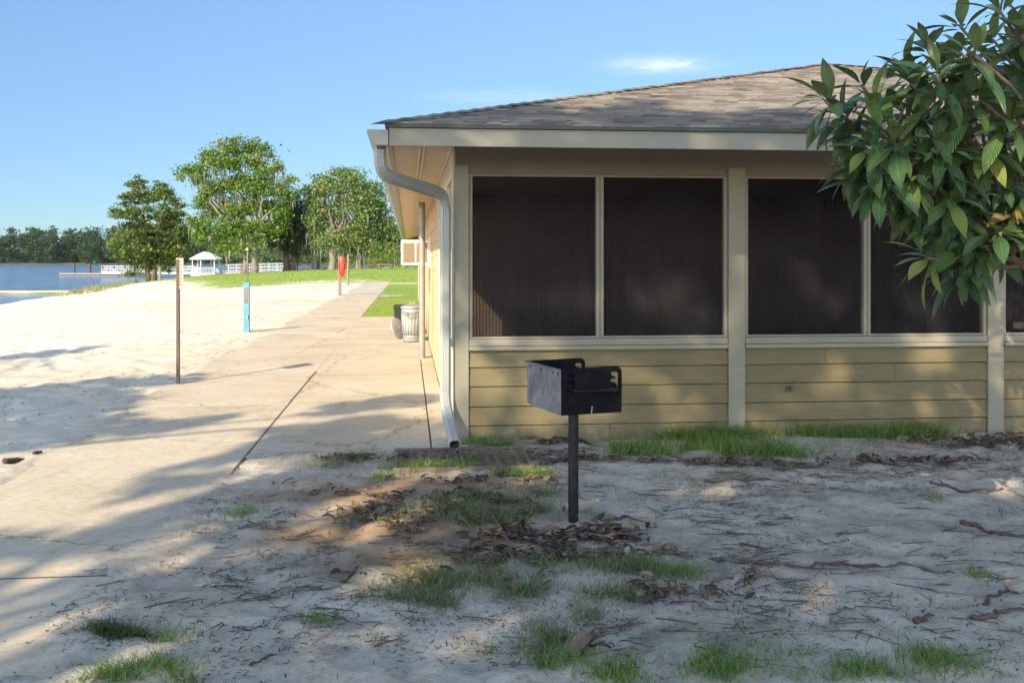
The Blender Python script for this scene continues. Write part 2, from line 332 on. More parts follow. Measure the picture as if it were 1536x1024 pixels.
def m_ground():
    m, t, n, l, b = newmat('sand_and_soil'); v = coord(n, l)
    n1 = noise(n, l, v, .9, 8, .7, .3); n2 = noise(n, l, v, 9, 8, .75, .4); n3 = noise(n, l, v, 90, 4, .75); n4 = noise(n, l, v, .12, 5, .6)
    soil = ramp(n, [(.3,(.43,.375,.295)),(.5,(.60,.545,.45)),(.7,(.69,.64,.55))]); l.new(n1.outputs['Fac'], soil.inputs[0])
    speck = ramp(n, [(.3,(.62,.6,.58)),(.5,(1,1,1)),(.75,(1.12,1.12,1.12))]); l.new(n2.outputs['Fac'], speck.inputs[0])
    c = mix(n, l, .8, soil.outputs[0], speck.outputs[0], 'MULTIPLY')
    n5 = noise(n, l, v, 30, 6, .8, .6); sk5 = ramp(n, [(.32,(.38,.34,.31)),(.40,(.9,.88,.87)),(.5,(1,1,1)),(.75,(1.12,1.12,1.12))]); l.new(n5.outputs['Fac'], sk5.inputs[0]); c = mix(n, l, .85, c, sk5.outputs[0], 'MULTIPLY')
    n6 = noise(n, l, v, 2.6, 7, .75, .8); sk6 = ramp(n, [(.3,(.72,.67,.62)),(.45,(1,1,1)),(.7,(1.08,1.08,1.08))]); l.new(n6.outputs['Fac'], sk6.inputs[0]); c = mix(n, l, .8, c, sk6.outputs[0], 'MULTIPLY')
    c = mix(n, l, math_(n, l, 'MULTIPLY', attr(n, 'clay'), .85), c, (.46,.27,.13))
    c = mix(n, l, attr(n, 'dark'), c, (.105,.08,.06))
    bs = ramp(n, [(.3,(.60,.52,.39)),(.55,(.72,.665,.55)),(.8,(.76,.72,.62))]); l.new(n4.outputs['Fac'], bs.inputs[0])
    sp2 = ramp(n, [(.3,(.86,.84,.8)),(.5,(1,1,1))]); l.new(n2.outputs['Fac'], sp2.inputs[0])
    bc = mix(n, l, .8, bs.outputs[0], sp2.outputs[0], 'MULTIPLY')
    c = mix(n, l, attr(n, 'beach'), c, bc)
    gr = noise(n, l, v, 5, 8, .8); g2 = noise(n, l, v, .35, 5, .65)
    lg = ramp(n, [(.3,(.15,.24,.035)),(.5,(.24,.34,.055)),(.68,(.33,.38,.10))]); l.new(math_(n, l, 'MULTIPLY_ADD', gr.outputs['Fac'], .55, math_(n, l, 'MULTIPLY', g2.outputs['Fac'], .45)), lg.inputs[0])
    c = mix(n, l, attr(n, 'lawn'), c, lg.outputs[0])
    fine = ramp(n, [(.3,(.72,.72,.72)),(.65,(1.1,1.1,1.1))]); l.new(n3.outputs['Fac'], fine.inputs[0]); c = mix(n, l, .6, c, fine.outputs[0], 'MULTIPLY')
    l.new(c, b.inputs['Base Color']); b.inputs['Roughness'].default_value = .95; b.inputs['Specular IOR Level'].default_value = .2
    h = math_(n, l, 'MULTIPLY_ADD', n3.outputs['Fac'], .3, math_(n, l, 'MULTIPLY_ADD', n5.outputs['Fac'], .6, n2.outputs['Fac'])); l.new(bump(n, l, h, .9, .03), b.inputs['Normal']); return m
M['ground'] = m_ground()

def m_water():
    m, t, n, l, b = newmat('lake_water'); v = coord(n, l, (.35, 1, 1))
    n1 = noise(n, l, v, .55, 6, .7, .2); n2 = noise(n, l, v, 3.0, 4, .6)
    h = math_(n, l, 'MULTIPLY_ADD', n2.outputs['Fac'], .35, n1.outputs['Fac'])
    r = ramp(n, [(.38,(.055,.115,.22)),(.62,(.115,.205,.37))]); l.new(n1.outputs['Fac'], r.inputs[0]); l.new(r.outputs[0], b.inputs['Base Color'])
    b.inputs['Roughness'].default_value = .12; b.inputs['IOR'].default_value = 1.33
    l.new(bump(n, l, h, 1.0, 1.0), b.inputs['Normal']); return m
M['water'] = m_water()

# ------------------------------------------------------------------ terrain
WATER = -1.5
SH_Y = [-400, 0, 67, 80, 95, 120, 128, 135, 150, 200, 300, 700, 760]
SH_X = [-20, -25, -34.5, -37.8, -42, -49.5, -46, -38, -31, -29, -20, 60, 80]
def height(X, Y):
    X = np.asarray(X, float); Y = np.asarray(Y, float); u, v = W2L(X, Y)
    xs = np.interp(Y, SH_Y, SH_X)+1.2*(fbm(X*.1, Y*.12, 3, 5)-.5)
    xw = L2W(-4.2, v)[0]; t = np.clip((xw-X)/np.maximum(xw-xs, 1), 0, 3)
    z = WATER*np.where(t < 1, t**1.35, 1+(t-1)*1.2)
    land = sstep(1.0, .55, t)
    z = z+land*(.62*sstep(66, 100, Y))*(1-.0*Y)-land*.25*sstep(112, 140, Y)
    z = np.where(Y > 690, np.maximum(z, -3+(Y-690)*.06), z)
    z = np.clip(z, -4, 8)
    beach = sstep(-3.3, -3.9, u)
    near = sstep(40, 10, Y)
    z = z+beach*sstep(1.0, .9, t)*(.06*(fbm(X*1.6, Y*1.6, 4, 2)-.5)+0.045*(fbm(X*3.2, Y*3.2, 3, 9)-.5)-.035*sstep(.52, .72, vnoise(X*4.2+2*fbm(X*2, Y*2, 2, 13), Y*4.2, 14)))*sstep(-3.4, -4.2, u)
    z = z+(1-beach)*near*(.035*(fbm(X*.9, Y*.9, 3, 21)-.5)+.034*(fbm(X*5, Y*5, 3, 31)-.5)+.03*(fbm(X*9, Y*9, 3, 41)-.5)-.02*sstep(.55, .8, vnoise(X*7.5, Y*7.5, 43)))
    slabA = (u > -3.36) & (u < -1.66) & (v > -9.2) & (v < 66)
    slabB = (u > -1.67) & (u < 0.0) & (v > -.5) & (v < 19)
    ub = np.where(v < -3.4, .13*(v+3.4), 0)
    spill = sstep(-2.15, -1.7, u-ub+(fbm(X*3, Y*3, 4, 61)-.5)*1.1)*sstep(-.55, -1.3, v+(fbm(X*2.2, Y*2.2, 3, 62)-.5)*.8)
    spill = np.maximum(spill, sstep(-3.08, -3.42, u+(fbm(X*1.7, Y*1.1, 4, 66)-.5)*.9))
    spill = np.where(slabB, sstep(-.05, -.42, v+(fbm(X*4, Y*4, 3, 64)-.5)*.5), spill)
    zs = -.03+spill*(.036+.022*(fbm(X*9, Y*9, 3, 65)-.5))
    z = np.where(slabA | slabB, zs, z)
    edge = (~(slabA | slabB)) & (u > -3.7) & (u < 0) & (v > -3.7) & (v < 66)
    z = np.where(edge, z-.004, z)
    z = np.where((u > .05) & (v > .03) & (v < 33) & (u < 10.5), -.08, z)
    gx, gy = .363, 5.916; rr = np.hypot(X-gx, Y-gy); z = z+.012*np.exp(-(rr/.55)**2)
    return z
def hz(x, y): return float(height(np.array([x]), np.array([y]))[0])
def graded(lo, hi, a, b, step, g):
    mid = list(np.arange(a, b, step)); up = []; x = mid[-1]; s = step
    while x < hi: s *= g; x += s; up.append(x)
    dn = []; x = a; s = step
    while x > lo: s *= g; x -= s; dn.append(x)
    return np.array(dn[::-1]+mid+up)
gx = graded(-1500, 900, -12.5, 5.5, .05, 1.06); ga = graded(-200, 10.0, 2.6, 9.9, .043, 1.06); gb_ = graded(9, 1500, 10.2, 21.0, .085, 1.035); gy = np.concatenate([ga[ga < 10.1], gb_[gb_ > 10.1]])
GX, GY = np.meshgrid(gx, gy); GZ = height(GX, GY); nx, ny = len(gx), len(gy)
idx = np.arange(nx*ny).reshape(ny, nx)
gf = np.stack([idx[:-1, :-1], idx[:-1, 1:], idx[1:, 1:], idx[1:, :-1]], axis=-1).reshape(-1, 4)
me = mesh_np('ground', np.stack([GX, GY, GZ], axis=-1).reshape(-1, 3), gf, smooth=True)
U_, V_ = W2L(GX, GY); nz = fbm(GX*1.3, GY*1.3, 4, 77); nzb = fbm(GX*.35, GY*.35, 4, 78)
beach = sstep(-3.15, -3.6, U_+(nz-.5)*.5)*sstep(-6.5, -1.5, V_+(nz-.5)*3)
lawn_l = np.interp(GY, [60, 72, 100, 140], [-19, -21, -36, -60])
lawn = np.maximum(sstep(68, 71, GY+(nz-.5)*6+(nzb-.5)*5)*sstep(-2, 2, GX-lawn_l+(nzb-.5)*5), sstep(18.9, 19.1, V_)*sstep(-1.72, -1.66, U_+(nz-.5)*.25))
for (px, py, rx, ry) in ((612, 425, 1.5, 1.8), (585, 443, .7, 1.6), (480, 422, 4, 2.0)):
    q = P(px, py); lawn = lawn*(1-.85*np.exp(-(((GX-q.x)/rx)**2+((GY-q.y)/ry)**2)**2*1.0)*sstep(.35, .6, nz+.1))
lawn = np.where(GY > 640, 0, lawn)
clay = np.zeros_like(GX)
for (px, py, rx, ry) in ((600, 795, .42, .3), (540, 775, .35, .3), (690, 725, .9, .3), (730, 800, .25, .15), (560, 740, .8, .35), (820, 715, .3, .15), (620, 830, .5, .3), (500, 800, .5, .35)):
    q = P(px, py); clay = np.maximum(clay, np.exp(-(((GX-q.x)/rx)**2+((GY-q.y)/ry)**2)))
clay = clay*sstep(.25, .6, nz+.1)
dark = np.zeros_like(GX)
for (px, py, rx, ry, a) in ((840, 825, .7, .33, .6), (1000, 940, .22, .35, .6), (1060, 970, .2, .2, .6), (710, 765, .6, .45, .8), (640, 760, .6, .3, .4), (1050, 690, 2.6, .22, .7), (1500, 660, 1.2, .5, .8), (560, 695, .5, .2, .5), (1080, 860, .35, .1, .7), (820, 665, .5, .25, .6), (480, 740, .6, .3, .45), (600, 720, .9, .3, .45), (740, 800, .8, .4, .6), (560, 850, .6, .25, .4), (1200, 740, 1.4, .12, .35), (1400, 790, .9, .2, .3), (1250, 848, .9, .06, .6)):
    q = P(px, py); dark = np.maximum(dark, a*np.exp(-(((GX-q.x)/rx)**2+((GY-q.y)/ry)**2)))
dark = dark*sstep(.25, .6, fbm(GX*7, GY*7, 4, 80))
for nm, arr in (('beach', beach), ('lawn', lawn), ('clay', clay), ('dark', dark)):
    arr = np.where(GY > 640, {'beach': 0, 'lawn': .25, 'clay': 0, 'dark': 1}[nm], arr); at = me.attributes.new(nm, 'FLOAT', 'POINT'); at.data.foreach_set('value', arr.astype(np.float32).ravel())
tag(link('ground', me, M['ground']), kind='structure')
w = MB(); w.add([(-1500,-60,WATER),(400,-60,WATER),(400,860,WATER),(-1500,860,WATER)], [(0,1,2,3)])
tag(w.build('lake_water', M['water']), kind='structure')

# walkway slabs with open joints (local frame of the building, lying parallel to it)
wk = MB()
def slab(u0, u1, v0, v1, zt=0.0):
    pts = [L2W(u0, v0), L2W(u1, v0), L2W(u1, v1), L2W(u0, v1)]; b = .004; ins = [L2W(u0+b, v0+b), L2W(u1-b, v0+b), L2W(u1-b, v1-b), L2W(u0+b, v1-b)]
    vs = [(x, y, zt-.1) for x, y in pts]+[(x, y, zt-b) for x, y in pts]+[(x, y, zt) for x, y in ins]
    wk.add(vs, [(8,9,10,11)]+[(i, (i+1) % 4, 4+(i+1) % 4, 4+i) for i in range(4)]+[(4+i, 4+(i+1) % 4, 8+(i+1) % 4, 8+i) for i in range(4)])
for k in range(-1, 12):
    a = -3.45+5.85*k; slab(-3.37, -1.68, a+.009, a+5.841, random.uniform(-.004, .003)+hz(*L2W(-3.0, min(60, a+3)))*0)
for k in range(4):
    a = -.48+4.87*k; slab(-1.66, -.205, a+.006, a+4.86, random.uniform(-.003, .003)); slab(-.19, -.012, a+.003, a+4.867, .012)
tag(wk.build('walkway', M['concrete']), kind='structure')
jf = MB()
def filler(u0, u1, v0, v1): jf.add([(*L2W(u0, v0), -.003), (*L2W(u1, v0), -.003), (*L2W(u1, v1), -.003), (*L2W(u0, v1), -.003)], [(0,1,2,3)])
for k in range(-1, 12): filler(-3.36, -1.69, -3.45+5.85*k-.012, -3.45+5.85*k+.012)
for k in range(1, 4): filler(-1.655, -.21, -.48+4.87*k-.01, -.48+4.87*k+.01)
filler(-1.679, -1.661, -.9, 5.6); filler(-.204, -.191, -.48, 8)
jf2 = MB(); jf2.add([(*L2W(-1.682, 5.6), -.0012), (*L2W(-1.658, 5.6), -.0012), (*L2W(-1.658, 19), -.0012), (*L2W(-1.682, 19), -.0012)], [(0,1,2,3)]); jf2.add([(*L2W(-.207, 8), -.0012), (*L2W(-.188, 8), -.0012), (*L2W(-.188, 19), -.0012), (*L2W(-.207, 19), -.0012)], [(0,1,2,3)]); tag(jf2.build('sand_filled_joints', M['concrete']), kind='structure')
M['joint'] = painted('joint_soil', (.10,.075,.05), .95, .3, 12, (.06,.07,.03), .5, .3); tag(jf.build('walkway_joints', M['joint']), kind='structure')
q = P(470, 497); wp = MB(); wp.box((-5.9, 21.3, -.1), (-3.75, 22.5, .004)); tag(wp.build('shower_pad', M['concrete']), kind='structure')

# ------------------------------------------------------------------ building
B = empty('lakeside_building', (CX, CY, 0), TH, 'low lakeside building with a dark screened porch, olive lap siding and brown hipped shingle roof', 'building')
UR = 10.5; VE = 32.5; PW = .13; PD = 4.25
posts = [0.0, 2.405, 4.81, 7.215, 9.62]
ZS0, ZS1, ZW = .777, .872, 2.286
for i, u in enumerate(posts):
    pb = MB(); u1 = u+(.125 if i == 0 else .15); pb.box((u, -.035, -.08), (u1, .1, 2.36)); pb.build('porch_post', M['trim'], B, bevel=.004)
pb = MB(); pb.box((UR-.13, -.035, -.08), (UR, .1, 2.36)); pb.build('porch_post', M['trim'], B, bevel=.004)
edges = [u+(.125 if i == 0 else .15) for i, u in enumerate(posts)]+[UR-.13]
for i in range(5):
    a = edges[i]+.003; b = (posts+[UR-.13])[i+1]-.003
    sb = MB(); zz = [-.06, .129, .291, .462, .626, .774]
    for k in range(5):                       # lap boards: each one's foot stands proud of the board below
        z0, z1 = zz[k]+(.009 if k else 0), zz[k+1]; f = -.018 if k else -.012
        cuts = [a, b] if random.random() < .35 or b-a < 1.2 else [a, a+(b-a)*random.uniform(.25, .75), b]
        for ci in range(len(cuts)-1):
            aa = cuts[ci]+(.0016 if ci else 0); bb = cuts[ci+1]-(.0016 if ci < len(cuts)-2 else 0); fj = f-random.uniform(0, .0025); dz_ = random.uniform(-.0015, .0015)
            sb.add([(aa, fj, z0+dz_), (bb, fj, z0+dz_), (bb, -.003, z1), (aa, -.003, z1), (aa, .03, z0+dz_), (bb, .03, z0+dz_), (bb, .03, z1), (aa, .03, z1)],
                   [(0,1,2,3),(0,4,5,1),(3,2,6,7),(0,3,7,4),(1,5,6,2),(4,7,6,5)])
    sb.box((a, .032, -.06), (b, .05, .774)); sb.build('siding', M['siding'], B)
    s2 = MB(); s2.box((a, -.028, .815), (b, .1, ZS1)); s2.box((a, -.046, ZS0), (b, .1, .813)); s2.build('sill', M['trim'], B, bevel=.004)
    mid = (a+b)/2
    for (w0, w1) in ((a, mid-.002), (mid+.002, b)):
        fr = MB(); t_ = .03; y0, y1 = -.012, .07
        fr.box((w0, y0, ZS1+.002), (w0+t_, y1, ZW)); fr.box((w1-t_, y0, ZS1+.002), (w1, y1, ZW))
        fr.box((w0+t_, y0+.002, ZS1+.002), (w1-t_, y1, ZS1+.02)); fr.box((w0+t_, y0+.002, ZW-.018), (w1-t_, y1, ZW))
        fo = fr.build('window_frame', M['trim'], B, bevel=.003)
        sr = MB(); sr.add([(w0+t_, .03, ZS1+.02), (w1-t_, .03, ZS1+.02), (w1-t_, .03, ZW-.018), (w0+t_, .03, ZW-.018)], [(0,1,2,3)]); sr.build('screen', M['screen'], fo)
hb = MB(); hb.box((.012, -.005, ZW+.002), (UR, .12, 2.72)); hb.box((.127, -.012, ZW+.004), (UR, -.006, 2.335)); hb.build('header', M['header'], B)
# left porch side
sb = MB(); sb.box((.0, .102, -.08), (.1, PD-.1, .80)); sb.build('side_siding', M['trim_side'], B)
s2 = MB(); s2.box((-.03, .102, .802), (.1, PD-.1, .872)); s2.build('side_sill', M['trim_side'], B, bevel=.004)
for k in range(3):
    a = .105+k*1.35; b = a+1.345; fr = MB()
    fr.box((-.015, a, .874), (.07, a+.05, 2.3)); fr.box((-.015, b-.05, .874), (.07, b, 2.3)); fr.box((-.013, a+.05, .874), (.07, b-.05, .9)); fr.box((-.013, a+.05, 2.27), (.07, b-.05, 2.3))
    fo = fr.build('window_frame', M['trim_side'], B, bevel=.003)
    sr = MB(); sr.add([(.03, a+.05, .9), (.03, b-.05, .9), (.03, b-.05, 2.27), (.03, a+.05, 2.27)], [(0,1,2,3)]); sr.build('screen', M['screen_thin'], fo)
hb = MB(); hb.box((.0, .122, 2.302), (.1, PD-.1, 2.7)); hb.build('side_header', M['trim_side'], B)
# fluted block walls
def fluted(a0, a1, base, out, z0, z1, along):
    """ribs 4 cm wide along an axis; out = signed rib depth"""
    m = MB(); n = int((a1-a0)/.042); prof = []
    for k in range(n):
        s0 = a0+(a1-a0)*k/n; w_ = (a1-a0)/n
        prof += [(s0, base), (s0+w_*.18, base), (s0+w_*.3, base+out), (s0+w_*.88, base+out)]
    prof.append((a1, base)); vs = []; fs = []
    for s_, d_ in prof:
        for z in (z0, z1): vs.append((s_, d_, z) if along == 0 else (d_, s_, z))
    for i in range(len(prof)-1): fs.append((2*i, 2*i+2, 2*i+3, 2*i+1))
    return m.add(vs, fs)
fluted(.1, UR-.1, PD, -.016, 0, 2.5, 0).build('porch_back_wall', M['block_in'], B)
fluted(PD-.098, VE, 0.012, -.016, -.08, 2.75, 1).build('side_wall', M['block_out'], B)
ow = MB(); ow.box((.03, PD+.002, -.08), (UR, VE, 2.5)); ow.box((UR-.1, .101, -.08), (UR-.002, PD, 2.7)); ow.build('rear_wall', M['block_out'], B)
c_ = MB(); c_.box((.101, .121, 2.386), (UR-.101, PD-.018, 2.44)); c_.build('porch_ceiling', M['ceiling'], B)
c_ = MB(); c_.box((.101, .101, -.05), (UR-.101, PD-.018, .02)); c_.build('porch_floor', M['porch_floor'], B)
# roof: eave rectangle, four slopes of lapped courses
E0U, E1U, E0V, E1V = -.56, 11.2, -1.235, VE+.6; SL = .286; S_ = (E1U-E0U)/2; ZE = 2.548; CA = math.cos(math.atan(SL)); EX = .127
rf = MB()
def course_strip(P0, P1, Q0, Q1, tabs):
    """P0-P1 lower edge, Q0-Q1 upper edge of one course, split in tabs of random width, each a little thicker or thinner"""
    L = (P1-P0).length; x = 0.0; cuts = [0.0]
    while x < L:
        x += random.uniform(.09, .24) if tabs else L+1; cuts.append(min(x, L))
    for a, b in zip(cuts[:-1], cuts[1:]):
        if b-a < .01: continue
        ta, tb = a/L, b/L; h = Vector((0, 0, random.choice((.008, .011, .014)))) if tabs else Vector((0, 0, .01)); lo = Vector((0, 0, -.016))
        p0 = P0.lerp(P1, ta)+h; p1 = P0.lerp(P1, tb)+h; q0 = Q0.lerp(Q1, ta)+Vector((0,0,.003)); q1 = Q0.lerp(Q1, tb)+Vector((0,0,.003))
        rf.cur = random.choice((.22, .34, .42, .5, .55, .6, .66, .74))+random.uniform(-.05, .05)
        rf.add([p0, p1, q1, q0, p0+lo, p1+lo], [(0,1,2,3), (4,5,1,0)])
nC = int(S_/CA/EX)+1
for k in range(nC):
    p, q_ = min(k*EX*CA, S_), min((k+1)*EX*CA, S_); z0, z1 = ZE+p*SL, ZE+q_*SL
    if q_-p < .001: break
    j = random.uniform(-.002, .002)
    V3 = lambda u, v, z: Vector((u, v, z))
    course_strip(V3(E0U+p, E0V+p+j, z0), V3(E1U-p, E0V+p+j, z0), V3(E0U+q_, E0V+q_, z1), V3(E1U-q_, E0V+q_, z1), True)
    course_strip(V3(E0U+p, E1V-p, z0), V3(E0U+p, E0V+p, z0), V3(E0U+q_, E1V-q_, z1), V3(E0U+q_, E0V+q_, z1), False)
    course_strip(V3(E1U-p, E0V+p, z0), V3(E1U-p, E1V-p, z0), V3(E1U-q_, E0V+q_, z1), V3(E1U-q_, E1V-q_, z1), False)
    course_strip(V3(E1U-p, E1V-p, z0), V3(E0U+p, E1V-p, z0), V3(E1U-q_, E1V-q_, z1), V3(E0U+q_, E1V-q_, z1), False)
roof = rf.build('roof', M['shingle'], B, attr=True)
hc = MB()
def caps(A, Bp, ux, uy):
    """ridge cap shingles from A up to Bp; ux, uy: horizontal unit vectors down the two slopes"""
    n = int((Bp-A).length/.16)
    for k in range(n):
        a = A.lerp(Bp, k/n); b = A.lerp(Bp, (k+1.25)/n); hc.cur = random.uniform(.1, .8); w_ = .13
        up = Vector((0, 0, .026)); up2 = Vector((0, 0, .008)); dn = Vector((0, 0, -w_*SL))
        hc.add([a+up, a+up+ux*w_+dn, a+up+uy*w_+dn, b+up2, b+up2+ux*w_+dn, b+up2+uy*w_+dn], [(0,1,4,3), (0,3,5,2), (0,2,1)])
ap0 = Vector((E0U+S_, E0V+S_, ZE+S_*SL)); ap1 = Vector((E0U+S_, E1V-S_, ZE+S_*SL))
X_, Y_ = Vector((1,0,0)), Vector((0,1,0))
caps(Vector((E0U+.02, E0V+.02, ZE)), ap0, -X_, -Y_); caps(Vector((E1U-.02, E0V+.02, ZE)), ap0, X_, -Y_); caps(ap0, ap1, -X_, X_)
hc.build('ridge_cap', M['shingle'], roof, attr=True)
# eaves
ZF0, ZF1 = 2.384, 2.515
fb = MB(); fb.box((-.53, -1.205, ZF0), (11.17, -1.18, ZF1)); fb.build('fascia', M['fascia'], B, bevel=.003)
fb = MB(); fb.box((-.53, -1.178, ZF0), (-.505, E1V-.03, ZF1)); fb.build('fascia', M['fascia'], B)
fb = MB(); fb.box((11.145, -1.178, ZF0), (11.17, E1V-.03, ZF1)); fb.box((-.504, E1V-.055, ZF0), (11.144, E1V-.03, ZF1)); fb.build('fascia', M['fascia'], B)
db = MB(); db.box((E0U+.005, E0V+.002, 2.517), (E1U-.005, -1.17, 2.553)); db.box((E0U+.005, -1.168, 2.517), (-.5, E1V, 2.545)); db.build('drip_edge', M['drip'], B)
def soff(pts, name='soffit'):
    m = MB(); m.add(pts, [(0,1,2,3)]); return m.build(name, M['soffit'], B)
e = ZF0+.012
soff([(-.504, -1.178, e), (0.0, -.674, e+.504*SL), (0.0, VE+.1, e+.504*SL), (-.504, E1V-.06, e)])
soff([(-.504, -1.179, e), (11.14, -1.179, e), (9.96, 0.0, e+1.18*SL), (.675, 0.0, e+1.18*SL)])
sq = MB(); sq.add([(-.002, -.674, e+.5*SL), (.675, 0.0, e+1.18*SL), (.675, .0, e+.3*SL), (-.002, .3, e+.504*SL)], [(0,1,2,3)]); sq.build('soffit', M['soffit'], B)
tr = MB()
for uu in (-.31, -.275, -.03):
    tr.box((uu, -.9, e+(uu+.504)*SL-.016), (uu+.022, VE, e+(uu+.504)*SL+.001))
tr.build('soffit_trim', M['soffit'], B)
# gutter
gsec = [(-.535, 2.39), (-.62, 2.39), (-.655, 2.42), (-.668, 2.46), (-.685, 2.47), (-.685, 2.496), (-.676, 2.496), (-.676, 2.478), (-.66, 2.466), (-.646, 2.425), (-.615, 2.40), (-.535, 2.40)]
gb = MB(); n = len(gsec); v0, v1 = -1.215, E1V
gb.add([(a, v0, b) for a, b in gsec]+[(a, v1, b) for a, b in gsec], [(i, (i+1) % n, n+(i+1) % n, n+i) for i in range(n)])
gcap = [(-.535, 2.388), (-.622, 2.388), (-.658, 2.42), (-.671, 2.46), (-.688, 2.47), (-.688, 2.499), (-.535, 2.499)]; k = len(gcap)
gb.add([(a, v0-.004, b) for a, b in gcap]+[(a, v0+.004, b) for a, b in gcap], [tuple(range(k)), tuple(range(k, 2*k))[::-1]]+[(i, (i+1) % k, k+(i+1) % k, k+i) for i in range(k)])
gutter = gb.build('gutter', M['gutter'], B)
# downspout
def ribbed(w_, d_):
    s = []
    def side(p, q_, nrm, ribs=4):
        N_ = ribs*4
        for i in range(N_): 
            t_ = i/N_; off = .0035 if (i % 4) in (1, 2) and 0 < i < N_-1 else 0.0
            s.append((p[0]+(q_[0]-p[0])*t_+nrm[0]*off, p[1]+(q_[1]-p[1])*t_+nrm[1]*off))
    a, b = w_/2, d_/2; c = .012
    side((-a+c, -b), (a-c, -b), (0, -1)); side((a, -b+c), (a, b-c), (1, 0), 3); side((a-c, b), (-a+c, b), (0, 1)); side((-a, b-c), (-a, -b+c), (-1, 0), 3)
    return s
def spout_path(keys, bends):
    """keys: corner points; every inner corner is rounded into crimped elbow steps"""
    out = [(Vector(keys[0]), 1.0)]
    for i in range(1, len(keys)-1):
        p, a, b = Vector(keys[i]), Vector(keys[i-1]), Vector(keys[i+1]); r = bends[i-1]
        s0 = p+(a-p).normalized()*r; s1 = p+(b-p).normalized()*r
        N_ = 14
        for j in range(N_+1):
            t_ = j/N_; q_ = s0*(1-t_)**2+p*2*t_*(1-t_)+s1*t_*t_; out.append((q_, 1.0 if j % 2 else 1.05))
    out.append((Vector(keys[-1]), 1.0)); return out
path = spout_path([(-.60, -.97, 2.385), (-.60, -.95, 2.20), (-.078, -.085, 2.10), (-.078, -.075, .33), (-.02, -.56, .075)], [.13, .15, .13])
path.insert(-1, (path[-2][0].lerp(path[-1][0], .5), 1.0))
pts = [p for p, k in path]; frs = []; N = Vector((1, 0, 0)); T = (pts[1]-pts[0]).normalized()
for i, (p, k) in enumerate(path):
    t_ = (pts[min(i+1, len(pts)-1)]-pts[max(i-1, 0)]).normalized(); N = (T.rotation_difference(t_) @ N).normalized(); T = t_
    frs.append((N.copy(), T.cross(N).normalized(), k))
# twist back so the long vertical run faces the camera squarely
for i, (N_, B_, k) in enumerate(frs):
    if pts[i].z < 2.12:
        t_ = N_.cross(B_); Nx = Vector((1, 0, 0)); Nx = (Nx-t_*Nx.dot(t_)).normalized(); frs[i] = (Nx, t_.cross(Nx), k)
rb = ribbed(.082, .085); ds = MB(); ds.sweep(rb, pts, frs)
N_, B_, k_ = frs[-1]; k = len(rb); ds.add([pts[-1]+N_*a+B_*b for a, b in rb]+[pts[-1]+N_*a*.9+B_*b*.9 for a, b in rb], [(i, (i+1) % k, k+(i+1) % k, k+i) for i in range(k)]); dso = ds.build('downspout', M['spout'], B)
di = MB(); sec = [(a*.9, b*.9) for a, b in rb]; di.sweep(sec, pts[-2:], frs[-2:], cap=True); di.build('spout_mouth', M['inside_dark'], dso)
for z in (1.9, .95): sc_ = MB(); sc_.box((-.128, -.075, z), (-.028, -.035, z+.03)); sc_.build('strap', M['spout'], dso)
# steel pipe holding the eave, wall fittings
pv = W2L(*P(635, 538)[:2]); sp = MB(); sp.tube([(pv[0]-.02, pv[1], -.05), (pv[0]-.02, pv[1], 2.46)], .05, 20); sp.build('support_pipe', M['galv_dull'], B, smooth=False)
hk = MB(); uu = 2.93; hk.box((uu, -.034, .395), (uu+.05, -.012, .435)); hk.box((uu+.03, -.05, .4), (uu+.045, -.034, .43)); hk.build('wall_tap', M['inside_dark'], B)

# ------------------------------------------------------------------ air conditioner (far along the side wall)
av = 9.2; A = empty('air_conditioner', (*L2W(0, av), 1.455), TH, 'cream box air conditioner sticking out of the tan side wall under the eave', 'air conditioner')
m = MB(); m.box((-.52, .0, 0), (-.005, .62, .45)); m.build('housing', M['ac_white'], A, bevel=.012)
for (a, b) in ((-.485, -.285), (-.255, -.06)):
    m = MB(); m.box((a, -.012, .05), (b, -.001, .4)); 
    for k in range(16): m.box((a+.006, -.02, .058+k*.021), (b-.006, -.013, .068+k*.021))
    m.build('grille', M['ac_grille'], A)
for ya, yb in ((-.12, -.003), (.623, .74)): m = MB(); m.box((-.03, ya, -.05), (-.006, yb, .52)); m.build('mounting_board', M['ac_white'], A)

# ------------------------------------------------------------------ dustbins by the side wall
q = P(618, 512); A = empty('trash_can', q, 0, 'ribbed galvanised trash can with its lid on, standing on the walkway by the side wall', 'trash can')
m = MB(); prof = []
m.lathe([(0,.01),(.165,.01),(.17,.03),(.17,.09),(.176,.095),(.176,.115),(.17,.12)]+[(.172+.028*t_, .12+.44*t_) for t_ in (0,.25,.5,.75,1)]+[(.208,.565),(.208,.585),(.2,.59),(.203,.66),(.2,.66)], 40)
for k in range(20):
    a = 2*math.pi*k/20; r0 = .176; r1 = .2
    m.tube([(r0*math.cos(a), r0*math.sin(a), .14), (r1*math.cos(a), r1*math.sin(a), .54)], .008, 6)
body = m.build('body', M['galv'], A, smooth=True)
m = MB(); m.lathe([(.212,.635),(.216,.64),(.216,.665),(.2,.675),(.15,.695),(.06,.71),(0,.712)], 40); lid = m.build('lid', M['galv'], A, smooth=True)
m = MB(); m.tube([(-.06,0,.7),(-.05,0,.735),(.05,0,.735),(.06,0,.7)], .007, 8); m.build('handle', M['galv'], lid)
m = MB(); m.tube([(-.07,-.197,.56),(-.07,-.235,.54),(-.06,-.235,.47),(.06,-.235,.47),(.07,-.235,.54),(.07,-.197,.56)], .008, 8); m.build('handle', M['galv_dull'], body)
q2 = P(606, 502); A = empty('waste_bin', q2, TH, 'black square waste bin half hidden behind the galvanised trash can', 'bin')
